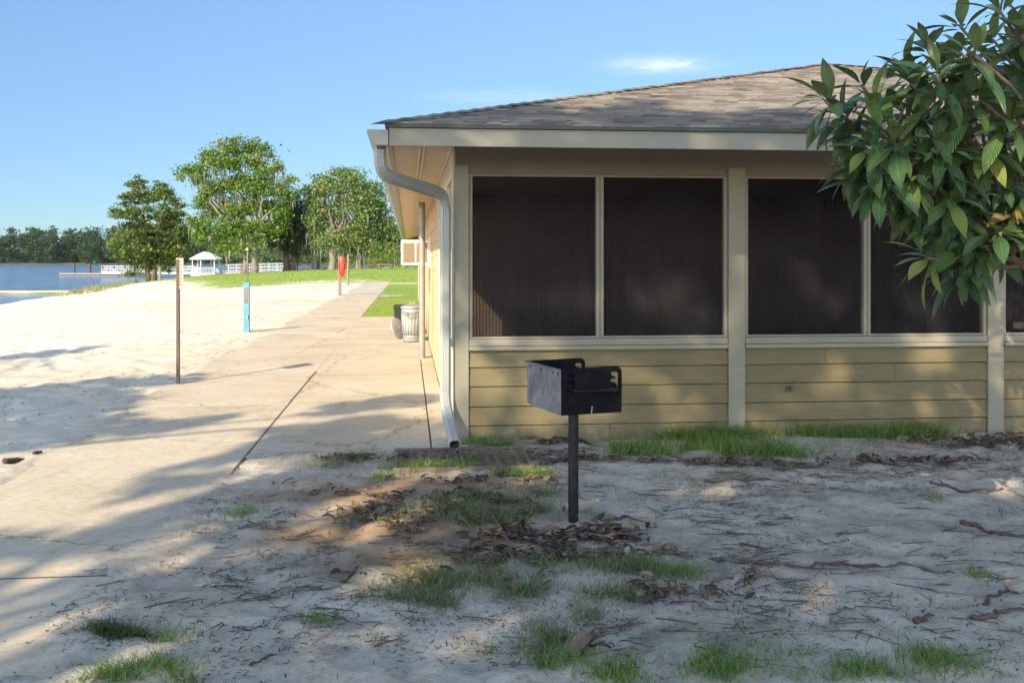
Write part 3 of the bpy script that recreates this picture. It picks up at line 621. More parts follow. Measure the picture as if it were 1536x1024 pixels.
m = MB(); m.add([(-.17,-.17,0),(.17,-.17,0),(.17,.17,0),(-.17,.17,0),(-.21,-.21,.58),(.21,-.21,.58),(.21,.21,.58),(-.21,.21,.58)], [(0,3,2,1),(0,1,5,4),(1,2,6,5),(2,3,7,6),(3,0,4,7)]); m.build('body', M['black_plastic'], A, bevel=.01)
m = MB(); m.box((-.225,-.225,.56), (.225,.225,.6)); m.box((-.2,-.2,.6), (.2,.2,.625)); m.build('lid', M['black_plastic'], A, bevel=.01)
q3 = P(597, 508); A = empty('can_lid', q3, 0, 'loose round metal can lid leaning on edge against the galvanised trash can', 'lid')
m = MB(); Mr = Matrix.Rotation(R(-22), 3, 'Y') @ Matrix.Rotation(R(64), 3, 'Z') @ Matrix.Rotation(R(90), 3, 'X'); m.lathe([(.212,-.02),(.216,0),(.2,.012),(.12,.035),(0,.045)], 36, (0, 0, .21), Mr); m.build('disc', M['galv'], A, smooth=True)
m = MB(); m.tube([Mr @ Vector(p)+Vector((0,0,.21)) for p in ((-.05,0,.04),(-.045,0,.07),(.045,0,.07),(.05,0,.04))], .007, 8); m.build('handle', M['galv'], A)

# ------------------------------------------------------------------ pedestal grill
gq = P(860, 783); gz = hz(gq.x, gq.y); PHI = R(20)
G = empty('pedestal_grill', (gq.x, gq.y, 0), PHI, 'black steel park grill on a single post, open fire box turned to the right', 'grill')
m = MB(); m.tube([(0, 0, gz-.1), (0, 0, .675)], .0305, 24); m.build('post', M['pole_black'], G, smooth=False)
W2, D2 = .19, .255; ZB, ZT = .678, .938; th = .006
def arc(cx, cy, r, a0, a1, n=6): return [(cx+r*math.cos(R(a0+(a1-a0)*i/n)), cy+r*math.sin(R(a0+(a1-a0)*i/n))) for i in range(n+1)]
hgt = ZT-ZB
outl = [(-W2, 0), (W2, 0)]+arc(W2-.035, hgt-.03, .035, 0, 90)+[(-W2, hgt)]
outl[2:2] = []
def notch(cx, s):      # cut-out with two hooks that carry the grate
    return [(cx-.024*s, hgt-.035), (cx-.014*s, hgt-.026), (cx+.012*s, hgt-.026), (cx+.022*s, hgt-.036), (cx+.022*s, hgt-.122), (cx-.024*s, hgt-.122), (cx-.026*s, hgt-.112), (cx-.02*s, hgt-.102), (cx+.004*s, hgt-.104), (cx+.006*s, hgt-.086), (cx-.022*s, hgt-.084), (cx-.027*s, hgt-.075), (cx-.02*s, hgt-.064), (cx+.003*s, hgt-.066), (cx+.004*s, hgt-.05), (cx-.012*s, hgt-.052)]
for sy in (-1, 1):
    Mx = Matrix.Translation((0, sy*D2, ZB)) @ Matrix.Rotation(R(90), 4, 'X')
    plate('side_panel', outl, [notch(.145, 1), notch(-.125, 1)], th, M['grill_black'], G, Mx)
m = MB(); m.box((-W2-.004, -D2-.004, ZB), (-W2+.003, D2+.004, ZT)); m.box((-W2-.03, -D2-.004, ZT-.006), (-W2-.004, D2+.004, ZT)); bp = m.build('back_panel', M['grill_back'], G, bevel=.002)
m = MB()
for yy in (-.23, -.16, .02, .2):
    m = MB(); m.lathe([(.006,0),(.006,.004),(0,.005)], 8, (-W2-.004, yy, ZT-.03), Matrix.Rotation(R(-90), 3, 'Y')); m.build('rivet', M['grill_black'], bp)

m = MB(); m.box((-W2+.003, -D2+.003, ZB), (W2, D2-.003, ZB+.006)); m.box((W2-.006, -D2+.003, ZB+.006), (W2, D2-.003, ZB+.03)); m.build('fire_box_floor', M['grill_black'], G)
m = MB()
for k in range(15): yy = -D2+.02+k*(2*D2-.04)/14; m.tube([(-W2+.01, yy, ZB+.155), (W2-.02, yy, ZB+.155)], .005, 8)
for xx in (-.125, .145): m.tube([(xx, -D2-.03, ZB+.148), (xx, D2+.03, ZB+.148)], .0065, 8)
gt = m.build('grate', M['grill_black'], G)
m = MB(); zz = ZB+.135; yy = -D2-.035
m.tube([(-.135, -D2+.01, zz+.014), (-.13, -D2-.02, zz+.012), (-.10, yy, zz), (.06, yy, zz), (.15, yy, zz+.002), (.185, -D2-.015, zz+.006), (.187, -D2+.005, zz+.006)], .0055, 10)
hb_ = m.build('handle_bar', M['pole_black'], G, smooth=True)
m = MB(); m.tube([(.03+.11*i/150, yy+.0115*math.cos(i*.62*1.2), zz+.0115*math.sin(i*.62*1.2)) for i in range(150)], .003, 6); m.build('coil_grip', M['pole_black'], hb_, smooth=True)
m = MB(); m.tube([(.0,-D2-.004,ZB+.005),(.0,-D2-.012,ZB+.045)], .004, 6); m.build('pivot_pin', M['galv'], G)
m = MB(); m.box((-.07,-.07,ZB-.012), (.07,.07,ZB-.001)); m.build('mounting_plate', M['grill_black'], G, bevel=.002)

# ------------------------------------------------------------------ drain grate on the ground under the downspout
q = P(590, 677); a_u, a_v = W2L(q.x, q.y)
g0 = empty('drain_grate', (*L2W(-.02, -1.22), .004), TH, 'rusty brown expanded metal drain grate under the downspout mouth', 'drain grate')
M['rust_grate'] = painted('rusty_grate', (.15,.11,.095), .7, .35, 20, (.22,.14,.10), .6, .2)
M['pit'] = painted('drain_pit', (.022,.018,.016), .95, .4, 9, (.11,.085,.06), .6, .3)
for (u0, u1) in ((-.48, .008), (.03, .56)):
    m = MB(); fw = .028
    m.box((u0, 0, -.05), (u1, fw, .03)); m.box((u0, .78-fw, -.05), (u1, .78, .03)); m.box((u0, fw, -.05), (u0+fw, .78-fw, .029)); m.box((u1-fw, fw, -.05), (u1, .78-fw, .029))
    fo = m.build('frame', M['rust_grate'], g0)
    m = MB(); x0, x1, y0, y1 = u0+fw, u1-fw, fw, .78-fw; sl = .55
    for sgn in (1, -1):
        k = -40
        while k < 60:
            c0 = k*.085; k += 1; seg = []
            # line y = y0 + sgn*sl*(x-x0) + c0 clipped to the panel
            xs_ = [x0, x1]
            f_ = lambda x: y0+sgn*sl*(x-x0)+c0
            inv = lambda y: x0+(y-y0-c0)/(sgn*sl)
            cand = sorted([x for x in (x0, x1, inv(y0), inv(y1)) if x0-1e-6 <= x <= x1+1e-6 and y0-1e-6 <= f_(x) <= y1+1e-6])
            if len(cand) >= 2 and cand[-1]-cand[0] > .01:
                xa, xb = cand[0], cand[-1]; pa, pb = Vector((xa, f_(xa), .016+sgn*.002)), Vector((xb, f_(xb), .016+sgn*.002)); d_ = (pb-pa).normalized(); nn = Vector((-d_.y, d_.x, 0))*.0085
                m.add([pa-nn, pb-nn, pb+nn, pa+nn]+[p+Vector((0,0,.006)) for p in (pa-nn, pb-nn, pb+nn, pa+nn)], [(0,3,2,1),(4,5,6,7),(0,1,5,4),(1,2,6,5),(2,3,7,6),(3,0,4,7)])
    m.build('mesh_panel', M['rust_grate'], g0)
m = MB(); m.box((-.47, .01, -.02), (.55, .77, .004)); m.build('pit', M['pit'], g0)

# ------------------------------------------------------------------ posts and signs on the beach
q = P(267, 576); A = empty('sign_post', (q.x, q.y, 0), 0, 'narrow tan notice sign seen almost edge-on atop a thin rusty post beside the walkway', 'sign')
m = MB(); m.box((-.019, -.012, -.2), (.019, -.006, 1.56)); m.box((-.019, -.006, -.2), (-.013, .022, 1.56)); m.box((.013, -.006, -.2), (.019, .022, 1.56)); m.build('post', M['rust_post'], A)
Ms = Matrix.Translation((.028, -.01, 0)) @ Matrix.Rotation(R(-56), 4, 'Z')
m = MB(); m.box((-.15, -.006, 1.19), (.15, .0, 1.575), Ms); bd = m.build('board', M['sign_face'], A)
m = MB()
for k, wd in enumerate((.2, .23, .17, .22, .2, .24, .15, .21)): m.box((-wd/2, -.0085, 1.52-k*.041), (wd/2, -.0065, 1.535-k*.041), Ms)
m.build('lettering', M['sign_ink'], bd)

q = P(370, 498); A = empty('beach_shower', (q.x, q.y, 0), R(8), 'bright blue beach shower post with a thin pipe and shower head rising from its top', 'shower')
m = MB(); m.box((-.062, -.062, -.1), (.062, .062, 1.07)); m.build('post', M['blue'], A, bevel=.008)
m = MB(); m.box((-.045, -.07, .63), (.03, -.063, .95)); m.build('panel', M['wood_grey'], A)
m = MB(); m.tube([(.02, 0, 1.07), (.02, 0, 1.74), (.02, -.02, 1.79), (.02, -.08, 1.8)], .013, 10); pp = m.build('pipe', M['galv_dull'], A, smooth=True)
m = MB(); m.lathe([(.012, .05), (.03, .02), (.045, 0), (0, -.004)], 16, (.02, -.09, 1.76)); m.build('shower_head', M['white'], pp, smooth=True)
m = MB(); m.tube([(.03, -.062, .33), (.03, -.11, .33), (.03, -.12, .29)], .016, 10); m.lathe([(0,.02),(.03,.02),(.03,.035),(0,.035)], 12, (.03, -.09, .33)); m.build('tap', M['galv_dull'], A)

q = P(510, 443); A = empty('rescue_post', (q.x, q.y, 0), 0, 'brown wooden post carrying the red rescue float at the edge of the sand', 'post')
m = MB(); m.box((-.07, -.05, -.2), (.0, .05, 1.72)); m.box((.012, -.05, -.2), (.05, .05, 1.45)); m.build('stake', M['wood_grey'], A, bevel=.006)
m = MB(); m.tube([(0, -.05, 1.45), (0, -.13, 1.45), (0, -.15, 1.5)], .01, 8); m.build('hook', M['galv_dull'], A)
A = empty('rescue_float', (q.x+.1, q.y-.12, .82), 0, 'bright red rescue float hanging on the brown wooden post', 'rescue float')
m = MB(); pr = [(0,0),(.06,.015),(.11,.07),(.14,.18),(.15,.4),(.15,.55),(.135,.72),(.1,.85),(.05,.91),(0,.925)]; m.lathe(pr, 24, (0,0,0), Matrix(((1,0,0),(0,.62,0),(.0,0,1)))); m.build('body', M['red'], A, smooth=True)
for sx in (-1, 1): m = MB(); m.tube([(sx*.1, -.06, .3), (sx*.1, -.12, .34), (sx*.1, -.12, .55), (sx*.1, -.06, .6)], .015, 8); m.build('handle', M['red'], A, smooth=True)
q = P(522, 427); m = MB(); m.tube([(q.x, q.y, -.2), (q.x, q.y, 1.0), (q.x+.01, q.y, 1.92)], [.075, .07, .065], 10); m.build('marker_post', M['wood_grey'])
tag(bpy.data.objects['marker_post'], 'bare grey wooden post standing beyond the red rescue float', 'post')

# ------------------------------------------------------------------ lake structures
def dock():
    Yd = 190.0; A = empty('floating_dock', (D(140, 413, Yd).x, Yd, WATER), 0, 'low grey floating dock with dark pilings far out on the lake', 'dock')
    f = lambda px: (px-140)/F*Yd
    m = MB(); m.box((f(94), -1.5, -.2), (f(192), 1.5, .55)); m.box((f(150), 1.5, -.2), (f(192), 5, .55)); m.build('deck', M['dock'], A)
    m = MB(); m.box((f(93), -1.56, .1), (f(192.5), -1.5, .4)); m.build('edge_board', M['pile'], A)
    for px, top in ((105, 395), (128.5, 395), (145, 395), (171, 395), (178.5, 395)):
        m = MB(); m.tube([(f(px), 1.8, -2), (f(px), 1.8, (D(px, top, Yd).z-WATER))], .22 if px != 128.5 else .3, 12); m.build('piling', M['pile'], A)
dock()
def railing(m, p0, p1, h, n, truss=False):
    p0, p1 = Vector(p0), Vector(p1); up = Vector((0, 0, h))
    for zz in (h, h*.5, .12): m.tube([p0+Vector((0,0,zz)), p1+Vector((0,0,zz))], .045, 6)
    for i in range(n+1):
        a = p0.lerp(p1, i/n); m.tube([a, a+up], .045, 6)
        if truss and i < n:
            b = p0.lerp(p1, (i+1)/n); m.tube([a+(up if i % 2 else Vector()), b+(Vector() if i % 2 else up)], .035, 6)
Yg = 172.0
p0, p1 = D(152, 408, 184), D(290, 409, Yg)
A = empty('gangway', (p0.x, p0.y, p0.z), 0, 'long white truss gangway running from the floating dock to the gazebo', 'gangway')
m = MB(); d_ = p1-p0; railing(m, (0, 0, 0), d_, 1.1, 16, True); railing(m, (0, 1.6, 0), d_+Vector((0, 1.6, 0)), 1.1, 16, True); m.build('railing', M['white'], A)
m = MB(); m.add([(0,0,-.25), tuple(d_+Vector((0,0,-.25))), tuple(d_+Vector((0,1.6,-.25))), (0,1.6,-.25), (0,0,.05), tuple(d_+Vector((0,0,.05))), tuple(d_+Vector((0,1.6,.05))), (0,1.6,.05)], [(0,3,2,1),(4,5,6,7),(0,1,5,4),(1,2,6,5),(2,3,7,6),(3,0,4,7)]); m.build('deck', M['white'], A)
Yz = 150.0; c = D(309, 411, Yz); A = empty('gazebo', c, R(10), 'white open gazebo with a pale hipped roof standing at the water on its pier', 'gazebo')
w2 = 1.95
m = MB()
for i in range(6):
    a = math.pi*2*i/6+.25; x, y = w2*math.cos(a), w2*math.sin(a)
    pm = MB(); pm.box((x-.07, y-.07, 0), (x+.07, y+.07, 2.2)); pm.build('column', M['white'], A)
    a2 = math.pi*2*(i+1)/6+.25; x2, y2 = w2*math.cos(a2), w2*math.sin(a2)
    rm = MB()
    for zz in (.95, .12): rm.tube([(x, y, zz), (x2, y2, zz)], .06, 6)
    for k in range(1, 9): t_ = k/9; rm.tube([(x+(x2-x)*t_, y+(y2-y)*t_, .1), (x+(x2-x)*t_, y+(y2-y)*t_, .95)], .045, 5)
    rm.build('railing', M['white'], A)
m = MB(); m.lathe([(2.35, 2.15), (2.4, 2.3), (1.2, 2.98), (.45, 3.3), (0, 3.4)], 6, (0,0,0), Matrix.Rotation(.25, 3, 'Z')); m.build('roof', M['gazebo_roof'], A)
m = MB(); m.lathe([(0,-.3),(2.2,-.3),(2.2,0),(0,0)], 6, (0,0,0), Matrix.Rotation(.25, 3, 'Z')); m.build('deck', M['white'], A)
for i in range(6):
    a = math.pi*2*i/6+.25; pm = MB(); pm.tube([(1.9*math.cos(a), 1.9*math.sin(a), -2.2), (1.9*math.cos(a), 1.9*math.sin(a), -.3)], .14, 8); pm.build('piling', M['pile'], A)
p0, p1 = D(331, 409, 151), D(428, 406, 150); A = empty('pier_railing', p0, 0, 'white slatted railing of the boardwalk to the right of the gazebo', 'railing')
m = MB(); d_ = p1-p0
for zz in (1.15, .65, .2): m.tube([(0,0,zz), tuple(d_+Vector((0,0,zz)))], .045, 6)
for i in range(41): a = d_*(i/40); m.tube([tuple(a+Vector((0,0,-.3))), tuple(a+Vector((0,0,1.2)))], .026 if i % 5 else .07, 6)
m.build('rail', M['white'], A)
m = MB(); m.add([(0,.1,-.4), tuple(d_+Vector((0,.1,-.4))), tuple(d_+Vector((0,2,-.4))), (0,2,-.4), (0,.1,0), tuple(d_+Vector((0,.1,0))), tuple(d_+Vector((0,2,0))), (0,2,0)], [(0,3,2,1),(4,5,6,7),(0,1,5,4),(1,2,6,5),(2,3,7,6),(3,0,4,7)]); m.build('deck', M['white'], A)
pa, pb = P(104, 439, WATER), P(-260, 441, WATER)
m = MB(); n = 60
m.tube([pa.lerp(pb, i/n)+Vector((0, .35*math.sin(i*.5), .08)) for i in range(n+1)], .13, 8); o = m.build('swim_line', M['yellow'], smooth=True); tag(o, 'yellow floating swim line stretched over the water to the beach', 'float line')

# ------------------------------------------------------------------ trees
def limb_pts(a, b, sag=.1, n=6, wob=.06):
    a, b = Vector(a), Vector(b); L = (b-a).length; ph = random.uniform(0, 6)
    return [a.lerp(b, i/n)+Vector((math.sin(i*1.7+ph), math.cos(i*1.3+ph), 0))*L*wob*math.sin(math.pi*i/n)+Vector((0, 0, L*sag*math.sin(math.pi*i/n))) for i in range(n+1)]
def crown_points(blobs, per, sub, subr, flat=.6):
    """blobs: (centre, rx, ry, rz). Sub-clumps spread through each blob, leaves through each sub-clump"""
    P_, W_ = [], []
    for c, rx, ry, rz, dens in blobs:
        n = max(3, int(sub*dens))
        d = rng.normal(size=(n, 3)); d /= np.linalg.norm(d, axis=1)[:, None]; r = rng.uniform(.45, 1, n)**.6
        cc = np.array(c)+d*r[:, None]*np.array((rx, ry, rz))
        tone = rng.normal(0, .13, n)
        for k in range(n):
            sr = subr*rng.uniform(.6, 1.35)
            e_ = rng.normal(size=(per, 3))*np.array((sr, sr, sr*flat))*.55
            P_.append(cc[k]+e_); W_.append(np.full(per, tone[k]))
    return np.concatenate(P_), np.concatenate(W_)
def far_tree(name, label, Yt, base_px, base_py, trunks, blobs_px, leafm, barkm, leaf=.34, per=26, sub=22, subr=.7, depth=.8, mean=.45, sd=.17, moss=0, flat=.6, group=None, trunk_r=.35, topspread=.3):
    b = D(base_px, base_py, Yt); root = empty(name, b, 0, label, 'tree', group or 'trees on the lawn and shore'); k = Yt/F
    blobs = []
    for (px, py, rx, ry, *ds) in blobs_px:
        q = D(px, py, Yt)-b; dz = rng.uniform(-1, 1)*depth*max(rx, ry)*k
        blobs.append((Vector((q.x, dz, q.z)), rx*k, max(rx, ry)*k*.85, ry*k, ds[0] if ds else 1.0))
    for (t0, t1) in trunks:       # trunk from ground px to fork px
        a = D(t0[0], t0[1], Yt)-b; f = D(t1[0], t1[1], Yt)-b; mb = MB()
        a.z -= .4; mb.tube(limb_pts(a, f, 0, 6, .03), [trunk_r*(1.35 if i == 0 else 1-.07*i) for i in range(7)], 10)
        tr_ = mb.build('trunk', barkm, root, smooth=True); lm = MB()
        near = [q for q in blobs if len(trunks) == 1 or min(range(len(trunks)), key=lambda j: abs((D(*trunks[j][1], Yt)-b).x-q[0].x)) == trunks.index((t0, t1))]
        for q in near:
            st = a.lerp(f, random.uniform(.55, 1.0)); L = (q[0]-st).length; r0 = min(trunk_r*.4, .03+.018*L)
            lm.tube(limb_pts(st, q[0]+Vector((0, 0, q[3]*.3)), .06, 6, .07), [r0*(1-.14*i) for i in range(7)], 7)
            for j in range(4):
                dd = Vector((random.uniform(-1, 1)*q[1], random.uniform(-1, 1)*q[2], random.uniform(-.5, 1)*q[3]))*.8
                lm.tube(limb_pts(st.lerp(q[0], .75), q[0]+dd, .05, 4, .08), [r0*.4*(1-.2*i) for i in range(5)], 5)
        lm.build('limb', barkm, tr_, smooth=True)
    per = int(per*1.7); leaf = leaf*.72
    pts, tone = crown_points([(tuple(q[0]), q[1], q[2], q[3], q[4]*(q[1]*q[3])/(2.2)) for q in blobs], per, sub, subr, flat)
    n = len(pts); sz = leaf*rng.uniform(.6, 1.4, n)
    bulk('crown', LEAF_V, LEAF_F, rand_axes(n, .25, sz), pts, np.clip(mean+tone+rng.normal(0, sd, n)*.7, 0, 1), leafm, root)
    if moss:
        mv = [(-.5,0,0),(.5,0,0),(.35,.15,-.5),(-.4,.1,-.5),(.12,0,-1),(-.1,0,-1)]; mf = [(0,1,2,3),(3,2,4,5)]
        sel = rng.integers(0, len(blobs), moss*5); T_ = []; 
        for j in sel:
            q = blobs[j]; T_.append((q[0].x+rng.uniform(-1, 1)*q[1], q[0].y+rng.uniform(-1, 1)*q[2], q[0].z-q[3]*rng.uniform(.1, 1.0)))
        a = rng.uniform(0, 6.28, len(T_)); w_ = rng.uniform(.06, .2, len(T_)); h = rng.uniform(.5, 1.7, len(T_))
        A_ = np.zeros((len(T_), 3, 3)); A_[:, 0, 0] = np.cos(a)*w_; A_[:, 1, 0] = np.sin(a)*w_; A_[:, 0, 1] = -np.sin(a); A_[:, 1, 1] = np.cos(a); A_[:, 2, 2] = h
        bulk('moss', mv, mf, A_, T_, rng.uniform(0, 1, len(T_)), M['moss'], root)['kind'] = 'stuff'
    return root
far_tree('cypress_tree', 'dark green twin-trunked cypress at the end of the beach, standing before the dock', 116, 228, 424, [((222, 425), (216, 330)), ((231, 424), (240, 320))],
    [(207,278,13,14),(200,300,20,12),(222,296,13,12),(196,322,22,12),(217,322,20,14),(240,285,14,12),(252,298,18,14),(262,316,20,14),(246,330,22,14),(200,346,26,13),(225,352,24,14),(258,344,24,14),(274,350,12,10),(190,368,22,12),(215,374,26,13),(243,372,26,14),(266,372,20,13),(186,386,18,9),(208,392,22,10),(232,390,20,10),(258,388,20,10),(204,408,12,6),(224,402,10,8),(246,402,12,7)],
    M['f_cypress'], M['bark_dark'], leaf=.42, per=34, sub=34, subr=.62, mean=.42, sd=.2, flat=.42, trunk_r=.32)
far_tree('shade_tree', 'tallest bright green spreading tree on the lawn behind the gazebo', 108, 378, 408, [((367, 407), (368, 345)), ((381, 407), (385, 340))],
    [(335,222,12,12),(355,218,16,12),(380,222,16,12),(398,228,10,10),(312,236,12,10),(296,250,12,9),(280,262,13,8),(300,266,14,10),(330,246,20,14),(365,246,22,16),(395,256,16,16),(420,250,9,10,.8),(434,268,8,10,.8),(318,282,18,12),(345,276,22,16),(378,280,22,16),(408,282,16,14),(430,292,14,12),(300,305,16,12),(326,312,20,14),(355,312,24,16),(388,312,22,16),(414,316,18,14),(300,330,14,12),(326,342,20,14),(356,344,24,16),(386,346,22,16),(410,344,14,14),(306,356,12,10),(330,368,16,10,.8),(360,372,22,9,.8),(296,345,10,9)],
    M['f_syc'], M['bark'], leaf=.46, per=32, sub=29, subr=.8, mean=.52, sd=.2, moss=36, flat=.6, trunk_r=.38)
far_tree('live_oak', 'dark shadowy live oak between the tall bright tree and the grey-green oaks', 114, 436, 405, [((430, 405), (432, 350)), ((440, 405), (446, 352))],
    [(436,302,16,13),(420,314,16,12),(448,312,16,13),(428,332,22,14),(454,334,20,14),(412,346,14,12),(438,352,24,13),(462,352,18,12),(420,366,16,9,.8),(448,372,22,9,.8),(470,370,12,9,.8)],
    M['f_dark'], M['bark_dark'], leaf=.42, per=30, sub=32, subr=.8, mean=.45, sd=.22, moss=26, trunk_r=.45)
far_tree('oak_tree', 'broad grey-green oak with a thick pale trunk left of the building eave', 110, 497, 405, [((497, 405), (500, 345))],
    [(482,274,14,12),(468,288,14,12),(510,262,18,12),(535,266,16,12),(500,284,22,14),(530,290,20,14),(480,304,20,13),(470,322,14,12),(508,312,24,15),(545,292,14,14),(540,316,20,14),(484,332,20,13),(514,338,24,14),(546,340,16,13),(470,344,12,10),(496,356,20,11,.8),(526,362,20,10,.8),(478,364,10,9,.7)],
    M['f_oak'], M['bark'], leaf=.42, per=32, sub=32, subr=.8, mean=.6, sd=.17, moss=45, trunk_r=.4)
far_tree('oak_tree', 'rounded mid-green oak whose crown is partly hidden by the building eave', 112, 536, 405, [((536, 404), (548, 350))],
    [(556,282,14,12),(566,298,14,12),(552,306,18,13),(572,318,14,13),(560,334,20,14),(584,336,14,13),(548,352,20,12),(576,356,18,12),(594,352,12,12),(560,372,20,9),(586,374,14,10),(600,372,12,10),(540,374,14,8)],
    M['f_oak'], M['bark'], leaf=.42, per=32, sub=34, subr=.8, mean=.48, sd=.18, moss=40, trunk_r=.42)
far_tree('pine_sapling', 'small bright green leafy tree seen under the eave left of the air conditioner', 108, 592, 404, [((592, 404), (592, 380))],
    [(582,378,12,8),(598,374,12,8),(588,388,14,8),(604,386,14,8),(612,378,10,8),(618,390,10,7),(620,366,8,8)],
    M['f_syc'], M['bark'], leaf=.3, per=22, sub=24, subr=.55, mean=.42, sd=.16, trunk_r=.14)
# understory and far woods: nobody could count these
def mass(name, items, leafm, leaf, per, sub, subr, mean):
    pts, tone = crown_points(items, per, sub, subr); n = len(pts); sz = leaf*rng.uniform(.6, 1.4, n)
    o = bulk(name, LEAF_V, LEAF_F, rand_axes(n, .25, sz), pts, np.clip(mean+tone+rng.normal(0, .12, n), 0, 1), leafm); tag(o, kind='stuff'); return o
items = []
for i in range(46):
    px = 330+i*8+random.uniform(-5, 5); Yq = random.uniform(160, 200); hgt_ = random.uniform(1.3, 2.8)
    q = D(px, 398, Yq); items.append(((q.x, Yq, hz(q.x, Yq)+hgt_*.8), 1.6, 1.4, hgt_, 1.0))
mass('understory', items, M['f_scrub'], .38, 20, 12, .7, .45)
o = bpy.data.objects['understory']; tag(o, 'yellow-green scrub growing behind the lawn trees', 'scrub')
items = []
for i in range(60):
    px = 330+i*6+random.uniform(-5, 5); Yq = random.uniform(230, 300); q = D(px, 398, Yq); hgt_ = random.uniform(3.0, 5.5)
    items.append(((q.x, Yq, 1.0+hgt_), 3.0, 3, hgt_, 1.2))
mass('back_woods', items, M['f_oak'], .7, 18, 14, 1.3, .3); tag(bpy.data.objects['back_woods'], 'belt of woods far behind the lawn', 'woods')
items = []
for i in range(620):
    Yq = random.uniform(714, 790); X_q = -560+i*.87+random.uniform(-4, 4); px = 768+X_q/Yq*F
    env = 17+7*float(fbm(np.array([X_q*.03]), np.array([3.3]), 4, 3)[0])+5*float(sstep(-420, -370, X_q))*1.0
    tall = env*random.uniform(.66, 1.16)*(1 if Yq > 745 else .75)
    w_ = random.uniform(2.6, 7.5)
    items.append(((X_q, Yq, tall*.45), w_*.9, w_, tall*.5, 1.0)); items.append(((X_q+random.uniform(-2, 2), Yq, tall*.84), w_*.6, w_*.6, tall*.17, .7))
mass('far_shore_woods', items, M['f_far'], 1.7, 14, 15, 2.2, .42); tag(bpy.data.objects['far_shore_woods'], 'dark continuous belt of woods along the far shore of the lake', 'woods')

# little things under the far trees
def picnic_table(px, py, Y, label, rz):
    b = D(px, py, Y); A = empty('picnic_table', b, rz, label, 'picnic table', 'picnic tables under the trees')
    m = MB(); m.box((-.9, -.36, .72), (.9, .36, .77)); m.build('table_top', M['wood_grey'], A)
    for sy in (-1, 1): m = MB(); m.box((-.9, sy*.7-.13, .42), (.9, sy*.7+.13, .46)); m.build('bench', M['wood_grey'], A)
    for sx in (-1, 1): m = MB(); m.tube([(sx*.6, -.6, 0), (sx*.6, -.15, .72)], .05, 6); m.tube([(sx*.6, .6, 0), (sx*.6, .15, .72)], .05, 6); m.box((sx*.6-.04, -.75, .36), (sx*.6+.04, .75, .42)); m.build('leg', M['wood_grey'], A)
picnic_table(453, 405.5, 113, 'grey wooden picnic table in the shade under the dark live oak', .2)
picnic_table(578, 407.5, 104, 'wooden picnic table on the lawn under the oak beside the building eave', -.1)
b = D(474, 404, 112); A = empty('barrel_bin', b, 0, 'black barrel bin standing on the lawn between the dark oak and the pale-trunked oak', 'bin')
m = MB(); m.lathe([(0,0),(.38,0),(.4,.05),(.4,.3),(.415,.32),(.4,.34),(.4,.62),(.415,.64),(.4,.66),(.4,.9),(.34,.92),(.3,.98),(0,1.0)], 20); m.build('drum', M['black_plastic'], A)
A = empty('bench', D(616, 403, 118), 0, 'small pale bench at the far edge of the lawn beside the building', 'bench', 'benches by the lawn')
m = MB(); m.box((-.7,-.2,.4), (.7,.2,.46)); m.build('seat', M['dock'], A); m = MB(); m.box((-.7,.16,.46), (.7,.2,.85)); m.build('backrest', M['dock'], A)
for sx in (-1, 1): m = MB(); m.box((sx*.55-.04,-.18,0), (sx*.55+.04,.18,.4)); m.build('leg', M['dock'], A)
for px, h, lab in ((189, 0, 'dark low lakeside bench under the left side of the cypress'),):
    A = empty('bench', D(212, 424, 112), .3, lab, 'bench', 'benches by the lawn'); m = MB(); m.box((-.7,-.18,.42), (.7,.18,.47)); m.build('seat', M['pile'], A); m = MB(); m.box((-.7,.18,.68), (.7,.21,.84)); m.box((-.64,.18,.0),(-.58,.21,.68)); m.box((.58,.18,.0),(.64,.21,.68)); m.build('backrest', M['pile'], A)
    for sx in (-1, 1): m = MB(); m.box((sx*.5-.04,-.17,0), (sx*.5+.04,.17,.42)); m.build('leg', M['pile'], A)
b = D(240, 424, 114); m = MB(); m.tube([b, b+Vector((0,0,1.75))], .17, 10); o = m.build('bollard', M['wood_grey']); tag(o, 'thick grey post right beside the cypress trunks at the water', 'post')

